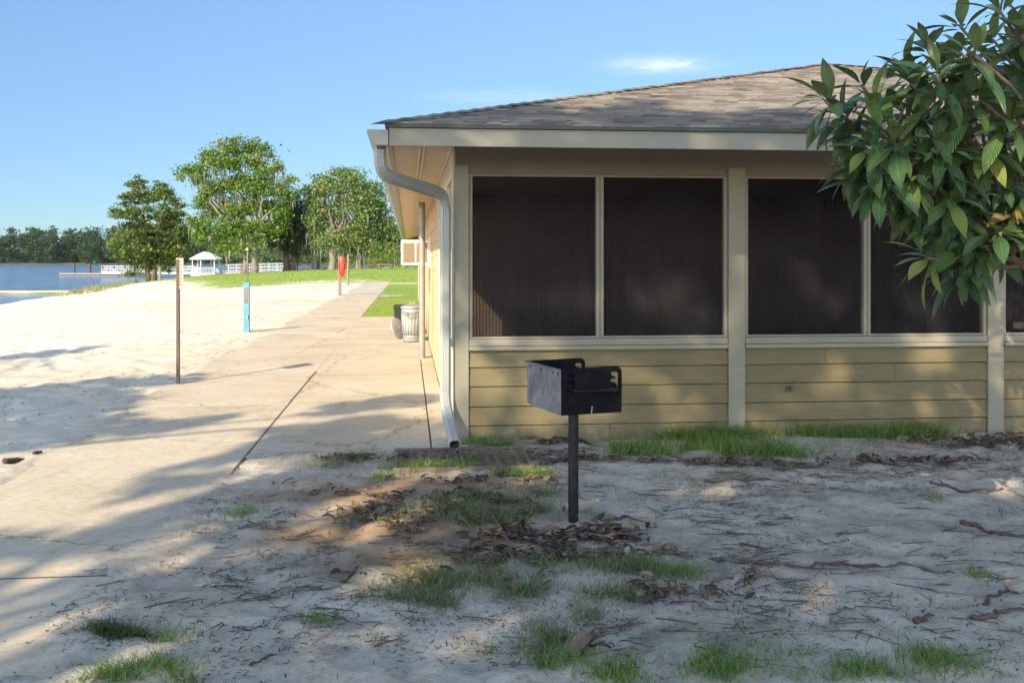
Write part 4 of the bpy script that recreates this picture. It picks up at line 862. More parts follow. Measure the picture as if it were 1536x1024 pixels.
# ------------------------------------------------------------------ loquat on the right
LV, LF, LU = [], [], []
nl = 9
for i in range(nl):
    t_ = i/(nl-1); wdt = 0.165*math.sin(math.pi*min(1, (.03+t_*.97))**1.12)+.004
    for j in (-1, -.5, 0, .5, 1):
        LV.append((t_, j*wdt, .10*abs(j)*wdt*4*.35-.30*t_**2.2)); LU.append((t_, .5+.5*j))
for i in range(nl-1):
    for j in range(4): a = i*5+j; LF.append((a, a+5, a+6, a+1))
loq_base = Vector((3.25, 5.15, 0)); LQ = empty('loquat_tree', loq_base, 0, 'loquat tree with big ribbed glossy leaves reaching in from the right edge', 'tree')
rosettes = []
hand = [(1238,152,4.6,(-1,0,.35)),(1292,128,4.7,(-.6,0,.8)),(1322,196,4.4,(-.6,-.4,.6)),(1300,225,4.45,(-.8,-.3,-.2)),(1390,72,4.7,(-.3,0,1)),(1406,112,4.3,(-.3,-.6,.6)),(1370,128,4.5,(-.6,-.2,.5)),
        (1462,82,4.2,(0,-.6,.7)),(1500,18,4.4,(-.3,0,.8)),(1530,52,4.3,(0,-.3,.8)),(1340,262,4.6,(-.7,-.3,-.4)),(1318,282,4.5,(-.5,-.2,-.8)),(1420,150,4.3,(-.2,-.8,0)),(1470,150,4.3,(.1,-.8,.2)),
        (1395,250,4.7,(-.3,-.4,-.2)),(1372,322,4.7,(-.8,-.2,-.2)),(1392,388,4.6,(-.9,-.3,.0)),(1412,352,4.7,(-.3,-.5,-.4)),(1440,330,4.6,(-.2,-.6,-.2)),(1470,372,4.6,(.2,-.6,-.3)),(1450,408,4.7,(-.6,-.2,-.6)),(1500,350,4.5,(.2,-.6,0)),
        (1480,225,4.5,(0,-.7,-.3)),(1520,180,4.3,(.1,-.7,.2)),(1445,270,4.6,(-.2,-.7,-.3)),(1510,280,4.6,(0,-.5,-.4)),(1530,330,4.6,(0,-.4,-.4)),(1350,170,4.8,(-.5,.4,.5)),(1440,40,4.9,(-.4,.3,.8)),(1532,100,4.5,(0,-.4,.6)),(1420,200,5.0,(-.3,.2,.1)),(1530,230,4.9,(0,0,0)),(1475,300,5.0,(0,.3,-.4)),(1360,215,4.9,(-.5,.2,0)),(1532,140,5.1,(0,.2,.4)),(1490,60,5.1,(0,.4,.8))]
hand += [(1262,172,4.7,(-.7,.1,.3)),(1278,205,4.6,(-.8,-.2,-.1)),(1312,160,4.5,(-.4,-.4,.6)),(1342,218,4.4,(-.4,-.6,.2)),(1288,252,4.6,(-.7,-.1,-.5)),(1345,300,4.7,(-.7,-.2,-.5)),(1332,242,4.8,(-.6,.2,-.1)),(1358,110,4.8,(-.5,.1,.7)),(1380,180,4.4,(-.2,-.7,.3)),(1368,268,4.5,(-.3,-.6,-.3)),(1425,300,4.5,(-.1,-.7,-.2)),(1410,225,4.4,(-.2,-.7,0))]
for px, py, Y, d in hand: rosettes.append((D(px, py, Y), Vector(d).normalized()))
for k in range(24):
    px, py = random.uniform(1420, 1560), random.uniform(60, 390)
    if px < 1395+max(0, abs(py-230)-60)*.35: continue
    rosettes.append((D(px, py, random.uniform(4.5, 5.5)), Vector((random.uniform(-.6, .3), random.uniform(-.7, .3), random.uniform(-.5, .5))).normalized()))
cc = Vector((3.2, 5.1, 2.45))
while len(rosettes) < 150:                 # rest of the crown, beyond the frame
    d = Vector((random.gauss(0, 1), random.gauss(0, 1), random.gauss(0, .9))).normalized(); p = cc+Vector((d.x*1.35, d.y*1.5, d.z*1.35))*random.uniform(.75, 1)
    px = 768+p.x/p.y*F; py = HY-(p.z-H)/p.y*F
    if px < 1515 or p.z < 1.15: continue
    rosettes.append((p, d))
wood = MB()
trunk = MB(); fork = Vector((.15, 0, 1.0)); trunk.tube(limb_pts((0, 0, -.15), fork, 0, 6, .05), [.10, .085, .08, .075, .072, .07, .07], 12); tko = trunk.build('trunk', M['bark_loquat'], LQ, smooth=True)
hubs = []
for k in range(9):
    a = k*2*math.pi/9+.4; el = (0.15, .5, .9)[k % 3]; h = fork+Vector((math.cos(a)*math.cos(el), math.sin(a)*math.cos(el), math.sin(el)+.1))*random.uniform(.65, .95)
    hubs.append(h); wood.tube(limb_pts(fork, h, .08, 5, .06), [.03, .027, .025, .023, .021, .02], 9)
for p, d in rosettes:
    lp = p-loq_base; h = min(hubs, key=lambda q: (q-lp).length); wood.tube(limb_pts(h, lp, .0, 6, .05), [.013, .012, .011, .010, .009, .008, .007], 7)
wood.build('limb', M['bark_loquat'], tko, smooth=True)
As, Ts, vs_ = [], [], []
for p, d in rosettes:
    lp = np.array(p-loq_base); nlv = random.randint(9, 17); d = np.array(d)
    e1 = np.cross(d, (.3, .2, .9)); e1 /= np.linalg.norm(e1); e2 = np.cross(d, e1)
    tone = random.gauss(.36, .13); young = random.random() < .2
    for k in range(nlv):
        az = k*2.4+random.uniform(-.3, .3); opn = .25+1.45*(k/nlv)**.8
        x = d*math.cos(opn)+(e1*math.cos(az)+e2*math.sin(az))*math.sin(opn); x[2] -= (.42*(k/nlv) if k > nlv*.45 else 0); x /= np.linalg.norm(x)
        up = np.array((random.uniform(-.3, .3), random.uniform(-.3, .3), 1.0))+d*.3; z = up-x*up.dot(x); z /= np.linalg.norm(z); y = np.cross(z, x)
        L = random.uniform(.13, .262)*(.7+.4*k/nlv)
        As.append(np.stack([x, y, z], axis=1)*L); Ts.append(lp+x*.02-d*.05*(k/nlv)); vs_.append(1.0 if random.random() < .008 else min(.9, max(0, tone+random.gauss(0, .13)+(.38 if k < 3 and young else 0))))
bulk('crown', LV, LF, np.array(As), np.array(Ts), np.array(vs_), M['loquat'], LQ, uv=LU, smooth=True)

# ------------------------------------------------------------------ shade trees behind the viewpoint (unseen; crowns shaped by shade masks to dapple ground, wall, roof)
def inpoly(x, y, poly):
    c = False; n = len(poly); j = n-1
    for i in range(n):
        (xi, yi), (xj, yj) = poly[i], poly[j]
        if (yi > y) != (yj > y) and x < (xj-xi)*(y-yi)/(yj-yi)+xi: c = not c
        j = i
    return c
def ell(x, y, e):
    cx, cy, rx, ry, a = e[:5]; a = R(a); dx, dy = x-cx, y-cy
    return math.hypot((dx*math.cos(a)+dy*math.sin(a))/rx, (-dx*math.sin(a)+dy*math.cos(a))/ry)
G_SHADE = [[(-200,880),(150,868),(320,850),(345,800),(290,775),(400,715),(480,688),(700,650),(2600,630),(2600,3000),(-900,3000),(-900,900)],
           [(-250,830),(120,795),(240,758),(330,735),(350,760),(250,800),(90,835),(-250,880)]]
G_BANDS = [(285,722,80,13,-14,.9),(310,696,70,9,-12,.7),(430,668,110,13,-10,.85),(470,640,90,9,-8,.7),(560,607,100,9,-6,.8),(600,648,80,16,-4,.95),(560,668,100,12,-6,.9),(380,735,90,12,-14,.9),(180,790,130,13,-14,.9),(520,640,80,9,-5,.8),(250,640,110,8,-10,.5),(60,600,150,24,0,.85),(190,572,110,9,-3,.55),(80,640,150,16,-3,.8),(30,668,90,10,-5,.6),(55,524,95,4,-5,1.0)]
G_LIT = [(30,965,85,75,-15),(290,930,140,13,-24),(300,836,60,11,-10),(130,856,70,6,-8),(240,985,70,22,-20),(566,863,75,13,-17),(610,790,65,15,-20),(540,800,40,12,-20),(500,760,80,10,-14),(738,800,24,9,-10),(640,712,80,8,-4),(800,716,36,9,-4),(440,800,50,10,-16),(1362,802,34,9,0),(1190,716,46,8,0),(1280,700,60,6,0),(640,855,60,8,-12),(420,880,60,10,-20),(1050,730,60,8,0),(1330,740,60,8,0),(960,745,50,8,-5),(1100,790,40,7,0),(1240,870,50,9,0),(980,900,40,9,-10),(1420,930,60,10,0),(690,960,50,10,-15),(500,960,50,10,-20)]
W_LIT = [(760,565,80,34,20),(1000,600,60,18,25),(1250,590,50,18,-20),(1330,545,60,14,0),(880,610,40,16,0),(695,450,10,60,0),(735,590,70,75,30),(770,640,80,22,0),(693,500,16,150,0),(960,560,60,12,25),(1395,575,70,26,-20),(1500,560,40,30,0),(1000,450,50,30,35),(1060,500,40,20,30),(1200,400,40,14,35),(1250,450,50,16,35),(1110,420,14,50,0),(900,450,20,14,20),(1430,480,60,12,30),(850,470,30,30,30),(1390,512,50,7,0),(1150,640,60,12,0)]
F_LIT = [(860,206,20,14,0),(1140,210,24,14,0),(700,205,24,14,0),(780,205,90,14,0),(940,208,70,14,0),(1060,210,50,14,0),(640,206,30,14,0),(1220,212,30,12,0)]
def coverage(kind, x, y):
    if kind == 'roof':
        line = 158+max(0, (x-800))*.045+10*math.sin(x*.031)+6*math.sin(x*.083)
        return 1.0 if y > line+6 else (.5 if y > line-4 else .0)
    if kind == 'leafage': return .05 if vnoise(np.array([x*.016]), np.array([y*.016]), 8)[0] > .36 else .9
    if kind == 'side': return 0.0
    if kind == 'fascia': return .0 if min(ell(x, y, e) for e in F_LIT) < 1 else 1.0
    if kind == 'wall': return .08 if min(ell(x, y, (e[0], e[1], e[2]*1.25, e[3]*1.9, e[4])) for e in W_LIT) < 1 else 1.0
    c = 0.0
    if any(inpoly(x, y, p) for p in G_SHADE): c = 1.0
    for e in G_BANDS:
        if ell(x, y, e) < 1: c = max(c, e[5])
    if c == 1.0 and min(ell(x, y, (e[0], e[1], e[2]*1.1, e[3]*1.75, e[4])) for e in G_LIT) < 1.1: c = 0.0 if x < 900 else .45
    return c
def first_hit(p):
    """first surface met along the sunlight from p (analytic front of the building and flat ground)"""
    best = (1e9, None, None)
    pu, pv = W2L(p.x, p.y); du = SD.x*CT+SD.y*ST; dv = -SD.x*ST+SD.y*CT; dz = SD.z
    t = (0-p.z)/dz; best = (t, 'ground')
    oc = p-Vector((2.85, 5.0, 2.4)); bq = oc.dot(SD); cq = oc.dot(oc)-1.45**2
    if bq*bq > cq and -bq-math.sqrt(bq*bq-cq) < t: t = -bq-math.sqrt(bq*bq-cq); best = (t, 'leafage')
    t = (-pu)/du; v_, z = pv+dv*t, p.z+dz*t
    if .1 < v_ < 33 and -.1 < z < 2.6 and t < best[0]: best = (t, 'side')
    t = (-1.205-pv)/dv; u, z = pu+du*t, p.z+dz*t
    if -.75 < u < 11.2 and ZF0-.03 < z < 2.58 and t < best[0]: best = (t, 'fascia')
    t = (-pv)/dv; u, z = pu+du*t, p.z+dz*t
    if -.05 < u < 10.6 and 0 < z < 2.7 and t < best[0]: best = (t, 'wall')
    t = (ZE+SL*(pv+1.235)-p.z)/(dz-SL*dv); u, v, = pu+du*t, pv+dv*t; s = v+1.235
    if 0 < s < S_ and E0U+s < u < E1U-s and 0 < t < best[0]: best = (t, 'roof')
    return best
e1 = Vector((SD.y, -SD.x, 0)).normalized(); e2 = SD.cross(e1).normalized(); org = Vector((1, 5, 0))
cr = {'a': [], 'b': [], 'c': []}; trunksB = {'a': Vector((-7.5, -8.5, 0)), 'b': Vector((-2.5, -8, 0)), 'c': Vector((-13, -5, 0))}
RA, RB = 17.0, 6.0; area = 2*RA*2*RB; clump_area = .05; NS = int(area/clump_area*8.0)
for i in range(NS):
    a, b = random.uniform(-RA, RA), random.uniform(-RB, RB)
    p = org+e1*a+e2*b-SD*60
    t, kind = first_hit(p); h = p+SD*t
    if h.y < .6: px, py = 768, 3000
    else: px, py = 768+h.x/h.y*F, HY-(h.z-H)/h.y*F
    if h.y < .6 and (h.x < -2.2 or h.x > 4 or h.y < -1.5): continue
    if kind != 'ground' and px > 1900: continue
    if kind == 'ground' and (h.x > 5.5 or h.y < -1.5 or (py > 1024 and px < -300)): continue
    if random.random() > coverage(kind, px, py): continue
    zt = random.uniform(6.5, 9.5) if kind in ('ground', 'leafage') else random.uniform(8, 11.5)
    q = h-SD*((zt-h.z)/-SD.z)
    if q.y > .3 and (q.z-H)/q.y < .34 and abs(q.x/q.y) < .62: continue
    k = min(trunksB, key=lambda n_: (Vector((trunksB[n_].x, trunksB[n_].y))-Vector((q.x, q.y))).length)
    cr[k].append(q)
labs = {'a': 'unseen tall oak behind the viewpoint nearest the walkway, crown shaped to cast shade', 'b': 'unseen oak behind the viewpoint, crown shaped to cast shade over the sandy yard', 'c': 'unseen oak left behind the viewpoint beside the beach, crown shaped to cast shade'}
for k, qs in cr.items():
    if len(qs) < 20: continue
    root = empty('oak_tree', trunksB[k], 0, labs[k], 'tree', 'unseen shade trees behind the viewpoint'); n = len(qs); base = np.array([tuple(q-trunksB[k]) for q in qs])
    mb = MB(); fk = Vector((0, 0, 5.2)); mb.tube(limb_pts((0, 0, -.3), fk, 0, 6, .03), [.42, .33, .3, .28, .27, .26, .25], 12); tk = mb.build('trunk', M['bark'], root, smooth=True)
    mb = MB(); sub = [Vector(base[j]) for j in rng.integers(0, n, 26)]
    for s_ in sub: mb.tube(limb_pts(fk, s_, .08, 6, .06), [.1, .085, .07, .055, .04, .03, .015], 7)
    mb.build('limb', M['bark'], tk, smooth=True)
    rep = 6; T_ = np.repeat(base, rep, axis=0)+rng.normal(size=(n*rep, 3))*.065
    bulk('crown', LEAF_V, LEAF_F, rand_axes(n*rep, .2, rng.uniform(.17, .28, n*rep)), T_, rng.uniform(.2, .8, n*rep), M['f_oak'], root)
    print('shade tree', k, n)

# ------------------------------------------------------------------ grass, litter
def in_slab(X, Y):
    u, v = W2L(X, Y); return ((u > -3.4) & (u < -1.64) & (v > -3.44)) | ((u > -1.67) & (u < 0) & (v > -.48)) | ((u > .0) & (v > -.04))
BV, BF = [], []
for i in range(5):
    t_ = i/4; wd = (1-t_**1.6)*.5+.02; BV += [(-wd, .42*t_*t_, t_*(1-.16*t_)), (wd, .42*t_*t_, t_*(1-.16*t_))]
BF = [(2*i, 2*i+1, 2*i+3, 2*i+2) for i in range(4)]
def blades(XY, hgt, wid, lean=.35):
    n = len(XY); a = rng.uniform(0, 6.28, n); z = height(XY[:, 0], XY[:, 1]); h = hgt*rng.uniform(.45, 1.25, n); w_ = wid*rng.uniform(.7, 1.3, n)
    A_ = np.zeros((n, 3, 3)); l_ = rng.normal(0, lean, (n, 2))
    A_[:, 0, 0] = np.cos(a)*w_; A_[:, 1, 0] = np.sin(a)*w_; A_[:, 0, 1] = -np.sin(a)*h; A_[:, 1, 1] = np.cos(a)*h
    A_[:, 0, 2] = l_[:, 0]*h; A_[:, 1, 2] = l_[:, 1]*h; A_[:, 2, 2] = h
    return A_, np.stack([XY[:, 0], XY[:, 1], z-.006], axis=1)
def scatter(ells, lo=.36):
    """(px, py, half-width m, half-depth m, count) patches given where they lie in the yard; ragged by noise"""
    out = []
    for (px, py, rx, ry, n) in ells:
        q = P(px, py); k = int(n*3)
        a = rng.uniform(0, 6.28, k); r = np.sqrt(rng.uniform(0, 1, k))*np.clip(1+rng.normal(0, .18, k), .3, 1.6)
        X = q.x+np.cos(a)*r*rx; Y = q.y+np.sin(a)*r*ry
        keep = rng.uniform(0, 1, k) < sstep(lo, lo+.26, fbm(X*5, Y*5, 3, 55))*(1.1-.5*np.clip(r, 0, 1)); keep &= ~in_slab(X, Y)
        out.append(np.stack([X[keep], Y[keep]], axis=1))
    return np.concatenate(out)
def tufts(ells, per, rad, lo=.22):
    c = scatter(ells, lo); n = len(c); return np.repeat(c, per, axis=0)+rng.normal(0, rad, (n*per, 2))
parts_g = [(blades(tufts([(950,650,.42,.22,90),(1060,655,.55,.2,110),(1180,648,.5,.16,110),(1300,645,.6,.15,130),(1380,650,.25,.15,40),(960,680,.3,.14,30),(1150,680,.5,.12,36),(1080,672,.3,.1,20),(1240,652,.9,.13,130),(1010,655,.5,.13,70)], 10, .045, .08), .16, .0048, .5), .62),
           (blades(tufts([(640,704,.34,.09,60),(690,700,.2,.12,20),(780,712,.2,.1,30),(745,668,.3,.1,40),(740,690,.3,.12,14),(655,672,.08,.08,10),(580,715,.12,.06,8)], 9, .022), .09, .0045, .45), .7)]
parts_d = [(blades(tufts([(780,745,.42,.2,120),(745,775,.3,.16,100),(820,775,.28,.2,90),(840,850,.4,.16,120),(870,890,.28,.15,110),(760,880,.3,.12,80),(620,890,.3,.1,60),(660,870,.2,.1,40),(700,905,.25,.1,40),(1000,865,.18,.1,50),(930,850,.25,.1,40),(860,920,.1,.08,30),(540,688,.3,.1,70),(500,700,.12,.1,12),(820,960,.1,.1,44),(690,760,.25,.2,50),(720,770,.8,.45,150),(800,860,.9,.3,130)], 7, .05, .34), .075, .0034, .75), .55)]
tiny = [(1180,975,.12,.06,20),(1195,985,.09,.05,18),(1010,862,.10,.06,28),(1065,1000,.17,.1,44),(920,1015,.09,.05,22),(1415,995,.12,.07,26),(1305,1008,.1,.05,20),(1465,862,.04,.04,6),(1390,985,.05,.05,6),(365,772,.1,.05,18),(480,935,.05,.06,8),(840,985,.1,.08,26),(175,1018,.14,.06,24),(265,1002,.13,.06,20),(270,950,.1,.04,8),(728,975,.05,.03,4),(1085,868,.1,.04,8),(1185,700,.02,.02,2),(1400,745,.03,.02,4),(1250,1015,.2,.05,14),(1185,980,.25,.12,10),(1050,1000,.35,.15,12),(1400,995,.3,.12,10),(900,1010,.25,.1,8),(200,1010,.3,.12,10)]
parts_t = [(blades(tufts(tiny, 6, .035), .075, .0034, .7), .62)]
def grass_obj(name, parts, mat, label, sd=.2):
    A_ = np.concatenate([p[0][0] for p in parts]); T_ = np.concatenate([p[0][1] for p in parts]); mn = np.concatenate([np.full(len(p[0][1]), p[1]) for p in parts])
    o = bulk(name, BV, BF, A_, T_, np.clip(mn+rng.normal(0, sd, len(T_)), 0, 1), mat); tag(o, label, 'grass', kind='stuff'); print(name, len(T_))
grass_obj('wall_grass', parts_g, M['grass'], 'fresh green grass along the foot of the siding and around the drain grate')
grass_obj('yard_grass', parts_d, M['grass_dull'], 'thin dull grass growing in the litter round the grill post')
grass_obj('sprout_grass', parts_t, M['grass'], 'small scattered grass tufts sprouting from the sandy yard')
q = P(185, 945); c_ = tufts([(185,945,.13,.05,50),(160,945,.05,.04,16)], 6, .014); grass_obj('weed_clump', [(blades(c_, .05, .006, .7), .15)], M['grass_dull'], 'small dark weedy clump on the trodden sand at lower left')
# lawn blades at the near edge of the far lawn
k = 9000; X = rng.uniform(-14, 0, k); Y = rng.uniform(26.5, 60, k); u, v = W2L(X, Y); keep = (u > -1.75) & (u < -.05) & (v > 19.0); XY = np.stack([X[keep], Y[keep]], axis=1); XY = XY[fbm(XY[:, 0]*1.3, XY[:, 1]*1.3, 3, 12) > .38]
grass_obj('lawn_grass', [(blades(np.repeat(XY, 5, axis=0)+rng.normal(0, .06, (len(XY)*5, 2)), .06, .008, .5), .7)], M['grass'], 'mown bright lawn grass beside the far walkway')
k = 9000; X = rng.uniform(-40, 0, k); Y = rng.uniform(69, 104, k); lw = np.interp(Y, [60, 72, 100, 140], [-19, -21, -36, -60]); keep = X > lw; XY = np.stack([X[keep], Y[keep]], axis=1)
grass_obj('mound_grass', [(blades(XY, .09, .05, .5), .6)], M['grass'], 'grass on the rising lawn under the far trees')
XY = np.stack([rng.uniform(-46, -30, 900), rng.uniform(80, 126, 900)], axis=1); xs = np.interp(XY[:, 1], SH_Y, SH_X); keep = (XY[:, 0]-xs > .5) & (XY[:, 0]-xs < 5); XY = XY[keep]
grass_obj('shore_grass', [(blades(np.repeat(XY, 6, axis=0)+rng.normal(0, .2, (len(XY)*6, 2)), .5, .05, .3), .75)], M['grass_dull'], 'rough reeds and grass along the lake edge beyond the beach')

# dry leaves
DV, DF = [], []
for i in range(5):
    t_ = i/4; wd = .185*math.sin(math.pi*min(1, .08+.92*t_)); z = .13*math.sin(t_*3.1)
    DV += [(t_-.5, -wd, z+.09), (t_-.5, 0, z), (t_-.5, wd, z+.09)]
for i in range(4):
    for j in range(2): a = i*3+j; DF.append((a, a+3, a+4, a+1))
def litter(name, ells, smin, smax, label, mean=.45, upb=1.1, mat=None, cat='leaf litter', squash=1.0):
    c = scatter(ells); n = len(c); A_ = rand_axes(n, upb, rng.uniform(smin, smax, n)*1.0)
    A_[:, :, 1] *= squash
    T_ = np.stack([c[:, 0], c[:, 1], height(c[:, 0], c[:, 1])+.008+rng.uniform(0, .012, n)], axis=1)
    o = bulk(name, DV, DF, A_, T_, np.clip(rng.normal(mean, .24, n), 0, 1), mat or M['dryleaf'], smooth=True); tag(o, label, cat, kind='stuff'); print(name, n)
litter('dry_leaves', [(875,790,.36,.12,80),(930,802,.25,.12,50),(800,795,.25,.1,40),(870,815,.5,.3,120),(810,830,.5,.25,60),(900,805,.45,.3,60),(770,800,.3,.2,60),(700,770,.9,.4,170),(650,745,.5,.16,70),(720,720,.5,.12,40),(840,690,.5,.2,60),(830,662,.3,.12,50),(720,692,.4,.2,30),(640,690,.3,.25,16),(1000,695,1.1,.2,70),(1250,692,1.1,.18,70),(1480,660,.9,.35,180),(1350,690,.6,.12,80),(560,690,.4,.14,50),(520,730,.5,.3,30),(1085,870,.2,.1,50),(1000,880,.35,.2,50),(700,860,.6,.2,40),(860,970,.12,.1,24)], .035, .095, 'brown dry leaf litter round the grill post and along the wall')
litter('small_leaf_bits', [(860,830,1.6,.9,900),(1150,780,2.2,1.0,260),(560,800,1.4,.9,900),(400,900,1.2,.7,600),(1200,930,1.5,.5,170),(650,960,1.2,.4,200),(1300,700,2.4,.5,300),(1480,680,1.0,.5,330)], .01, .036, 'crumbled leaf bits strewn over the yard', .35, 2.2, squash=.6)
# debris chips and twigs
k = 42000; X = rng.uniform(-3.4, 4.4, k); Y = rng.uniform(3.4, 8.6, k); keep = (rng.uniform(0, 1, k) < sstep(.38, .68, fbm(X*1.6, Y*1.6, 4, 91))*.95+.05)
u, v = W2L(X, Y); keep &= (v < -.06) & ((u > -1.7+np.where(v < -3.4, .25*(v+3.4), 0)) | (rng.uniform(0, 1, k) < .12)) & ~((u > -.7) & (u < .66) & (v > -1.25) & (v < -.4))
X, Y = X[keep], Y[keep]; n = len(X); A_ = rand_axes(n, 1.8, rng.uniform(.005, .017, n)); A_[:, :, 0] *= rng.uniform(1, 2.6, n)[:, None]
o = bulk('debris_chips', DV, DF, A_, np.stack([X, Y, height(X, Y)+.003], axis=1), np.clip(rng.normal(.42, .3, n), 0, 1), M['chips']); tag(o, 'dark bits of bark and seed husk scattered on the sand', 'debris', kind='stuff')
TV = []; TF = []
for i in range(4):
    for kx in range(4): a = kx*math.pi/2; TV.append((i/3-.5, .5*math.cos(a)*(1-.15*i)+(0, .9, .4, 1.1)[i]*1.0, .5*math.sin(a)*(1-.15*i)))
for i in range(3):
    for kx in range(4): TF.append((i*4+kx, i*4+(kx+1) % 4, (i+1)*4+(kx+1) % 4, (i+1)*4+kx))
tw = scatter([(860,820,1.0,.5,150),(1200,760,2.2,.9,190),(1350,870,1.5,.7,130),(600,790,1.2,.8,150),(1250,700,2.4,.35,150),(1000,960,1.2,.4,70),(450,880,1.0,.6,90),(700,900,1.2,.4,90),(840,680,.6,.2,60)])
n = len(tw); a = rng.normal(0, .5, n)+np.where(rng.uniform(0, 1, n) < .25, 1.2, 0); L = rng.uniform(.05, .22, n); w_ = rng.uniform(.002, .0065, n)
A_ = np.zeros((n, 3, 3)); A_[:, 0, 0] = np.cos(a)*L; A_[:, 1, 0] = np.sin(a)*L; A_[:, 0, 1] = -np.sin(a)*w_; A_[:, 1, 1] = np.cos(a)*w_; A_[:, 2, 2] = w_
o = bulk('twig_litter', TV, TF, A_, np.stack([tw[:, 0], tw[:, 1], height(tw[:, 0], tw[:, 1])+.006], axis=1), rng.uniform(0, 1, n), M['twig']); tag(o, 'thin dark twigs lying about the sandy yard', 'twigs', kind='stuff')
# sand crumbs on the beach (seaweed and bark bits)
k = 4000; X = rng.uniform(-14, -3.6, k); Y = rng.uniform(6, 24, k); u, v = W2L(X, Y); keep = (u < -3.4) & (rng.uniform(0, 1, k) < sstep(.42, .7, fbm(X*.8, Y*.8, 3, 93))+.6*np.exp(-((u+3.55)/.25)**2)); X, Y = X[keep], Y[keep]; n = len(X)
o = bulk('beach_bits', DV, DF, rand_axes(n, 1.4, rng.uniform(.015, .05, n)), np.stack([X, Y, height(X, Y)+.006], axis=1), np.clip(rng.normal(.6, .2, n), 0, 1), M['dryleaf']); tag(o, 'dry bark bits scattered on the white beach sand', 'debris', kind='stuff')

# single fallen pieces one can point at
def stick(name, label, cat, pxs, r, mat, lift=.0):
    pts = []
    for px, py in pxs:
        q = P(px, py); pts.append(Vector((q.x, q.y, 0)))
    fine = []
    for a, b in zip(pts[:-1], pts[1:]):
        for k in range(5): fine.append(a.lerp(b, k/5))
    fine.append(pts[-1]); L = (pts[-1]-pts[0]).length
    fine = [p+Vector((random.gauss(0, .008), random.gauss(0, .012), 0))*min(1, L*2.5) for p in fine]
    fine = [Vector((p.x, p.y, hz(p.x, p.y)+r*.45+lift+random.uniform(0, r*.4))) for p in fine]
    base = fine[0].copy(); m = MB(); n = len(fine); m.tube([p-base for p in fine], [r*(1-.6*i/max(1, n-1))*random.uniform(.75, 1.2) for i in range(n)], 7)
    if cat == 'branch':
        for k in range(random.randint(1, 3)):
            i = random.randint(1, n-2); d = Vector((random.uniform(-.5, 1), random.uniform(-1, 1), .12)).normalized()*L*random.uniform(.12, .3); p = fine[i]-base
            m.tube([p, p+d*.5+Vector((0, 0, .004)), p+d], [r*.5, r*.38, r*.2], 6)
    o = m.build(name, mat, smooth=True); o.location = base; return tag(o, label, cat, {'branch': 'sticks fallen on the yard', 'driftwood': 'wood bits on the beach'}.get(cat))
stick('driftwood', 'short dark driftwood stick on the white sand at the left edge', 'driftwood', [(8,693),(20,690),(38,686)], .03, M['log'])
stick('driftwood', 'small dark wood chip on the sand touching the walkway edge', 'driftwood', [(50,683),(57,681),(63,680)], .018, M['log'])
stick('fallen_branch', 'forked dark stick lying at the lower right edge of the yard', 'branch', [(1458,930),(1480,929),(1505,924),(1530,916)], .014, M['twig'])
stick('fallen_branch', 'short thick brown stick tip on the bare sand at lower right, alone', 'branch', [(1371,936),(1384,930),(1398,921)], .014, M['twig'])
stick('fallen_branch', 'long curved reddish branch on the sand below the right siding', 'branch', [(1395,724),(1430,729),(1470,734),(1505,735)], .014, M['twig'])
stick('fallen_branch', 'thin bent branch with a hooked end near the right edge', 'branch', [(1476,905),(1485,893),(1505,888),(1530,890)], .01, M['twig'])
stick('fallen_branch', 'straight thin stick lying on the sand left of the bare bright patch', 'branch', [(1108,818),(1135,819),(1164,821)], .008, M['twig'])
stick('fallen_branch', 'tangled bark strip on the sand at the right edge below the porch', 'branch', [(1440,784),(1470,790),(1500,800),(1540,802)], .016, M['twig'])
stick('fallen_branch', 'dark forked branch in front of the grassy strip by the middle post', 'branch', [(1056,720),(1090,721),(1120,722),(1155,717)], .012, M['twig'])
stick('tree_root', 'long thin exposed brown root crossing the sandy yard', 'root', [(1110,846),(1180,847),(1260,846),(1340,849),(1400,852),(1430,856)], .015, M['twig'], -.009)
stick('fallen_branch', 'broken grey stick beside the orange clay patch', 'branch', [(512,866),(524,860),(540,852)], .009, M['twig'])
stick('fallen_branch', 'thin dark stick on the trodden sand at lower left', 'branch', [(374,1002),(390,994),(415,978)], .007, M['twig'])
def one_leaf(label, px, py, size, rz, var, tilt=.2):
    q = P(px, py); a = rz; A_ = np.array([[[math.cos(a), -math.sin(a), 0], [math.sin(a)*math.cos(tilt), math.cos(a)*math.cos(tilt), -math.sin(tilt)], [math.sin(a)*math.sin(tilt), math.cos(a)*math.sin(tilt), math.cos(tilt)]]])*size
    o = bulk('fallen_leaf', DV, DF, A_, np.zeros((1, 3)), np.array([var]), M['leaf_single'] if var < 2 else M['leaf_yellow'], smooth=True); o.location = (q.x, q.y, hz(q.x, q.y)+.02); tag(o, label, 'leaf', 'big leaves fallen on the yard')
M['leaf_single'] = painted('mauve_brown_leaf', (.135,.092,.072), .6, .4, 30, None, 0, .2); M['leaf_yellow'] = painted('yellow_leaf', (.62,.36,.03), .5, .1, 30, None, 0, .1)
one_leaf('large curled mauve-brown leaf in the foreground below the grill', 872, 978, .17, .9, .5, .5)
one_leaf('brown leaf standing up in the grass in front of the grill post', 772, 876, .11, 1.4, .5, .9)
one_leaf('long pale brown leaf on the litter left of the grill post foot', 825, 802, .17, .3, .5, .3)
one_leaf('dark brown leaf lying on bare sand right of the grass tuft', 1083, 882, .13, .4, .5, .2)
one_leaf('single yellow leaf on the sand at the right edge', 1513, 876, .045, .2, 3, .2)

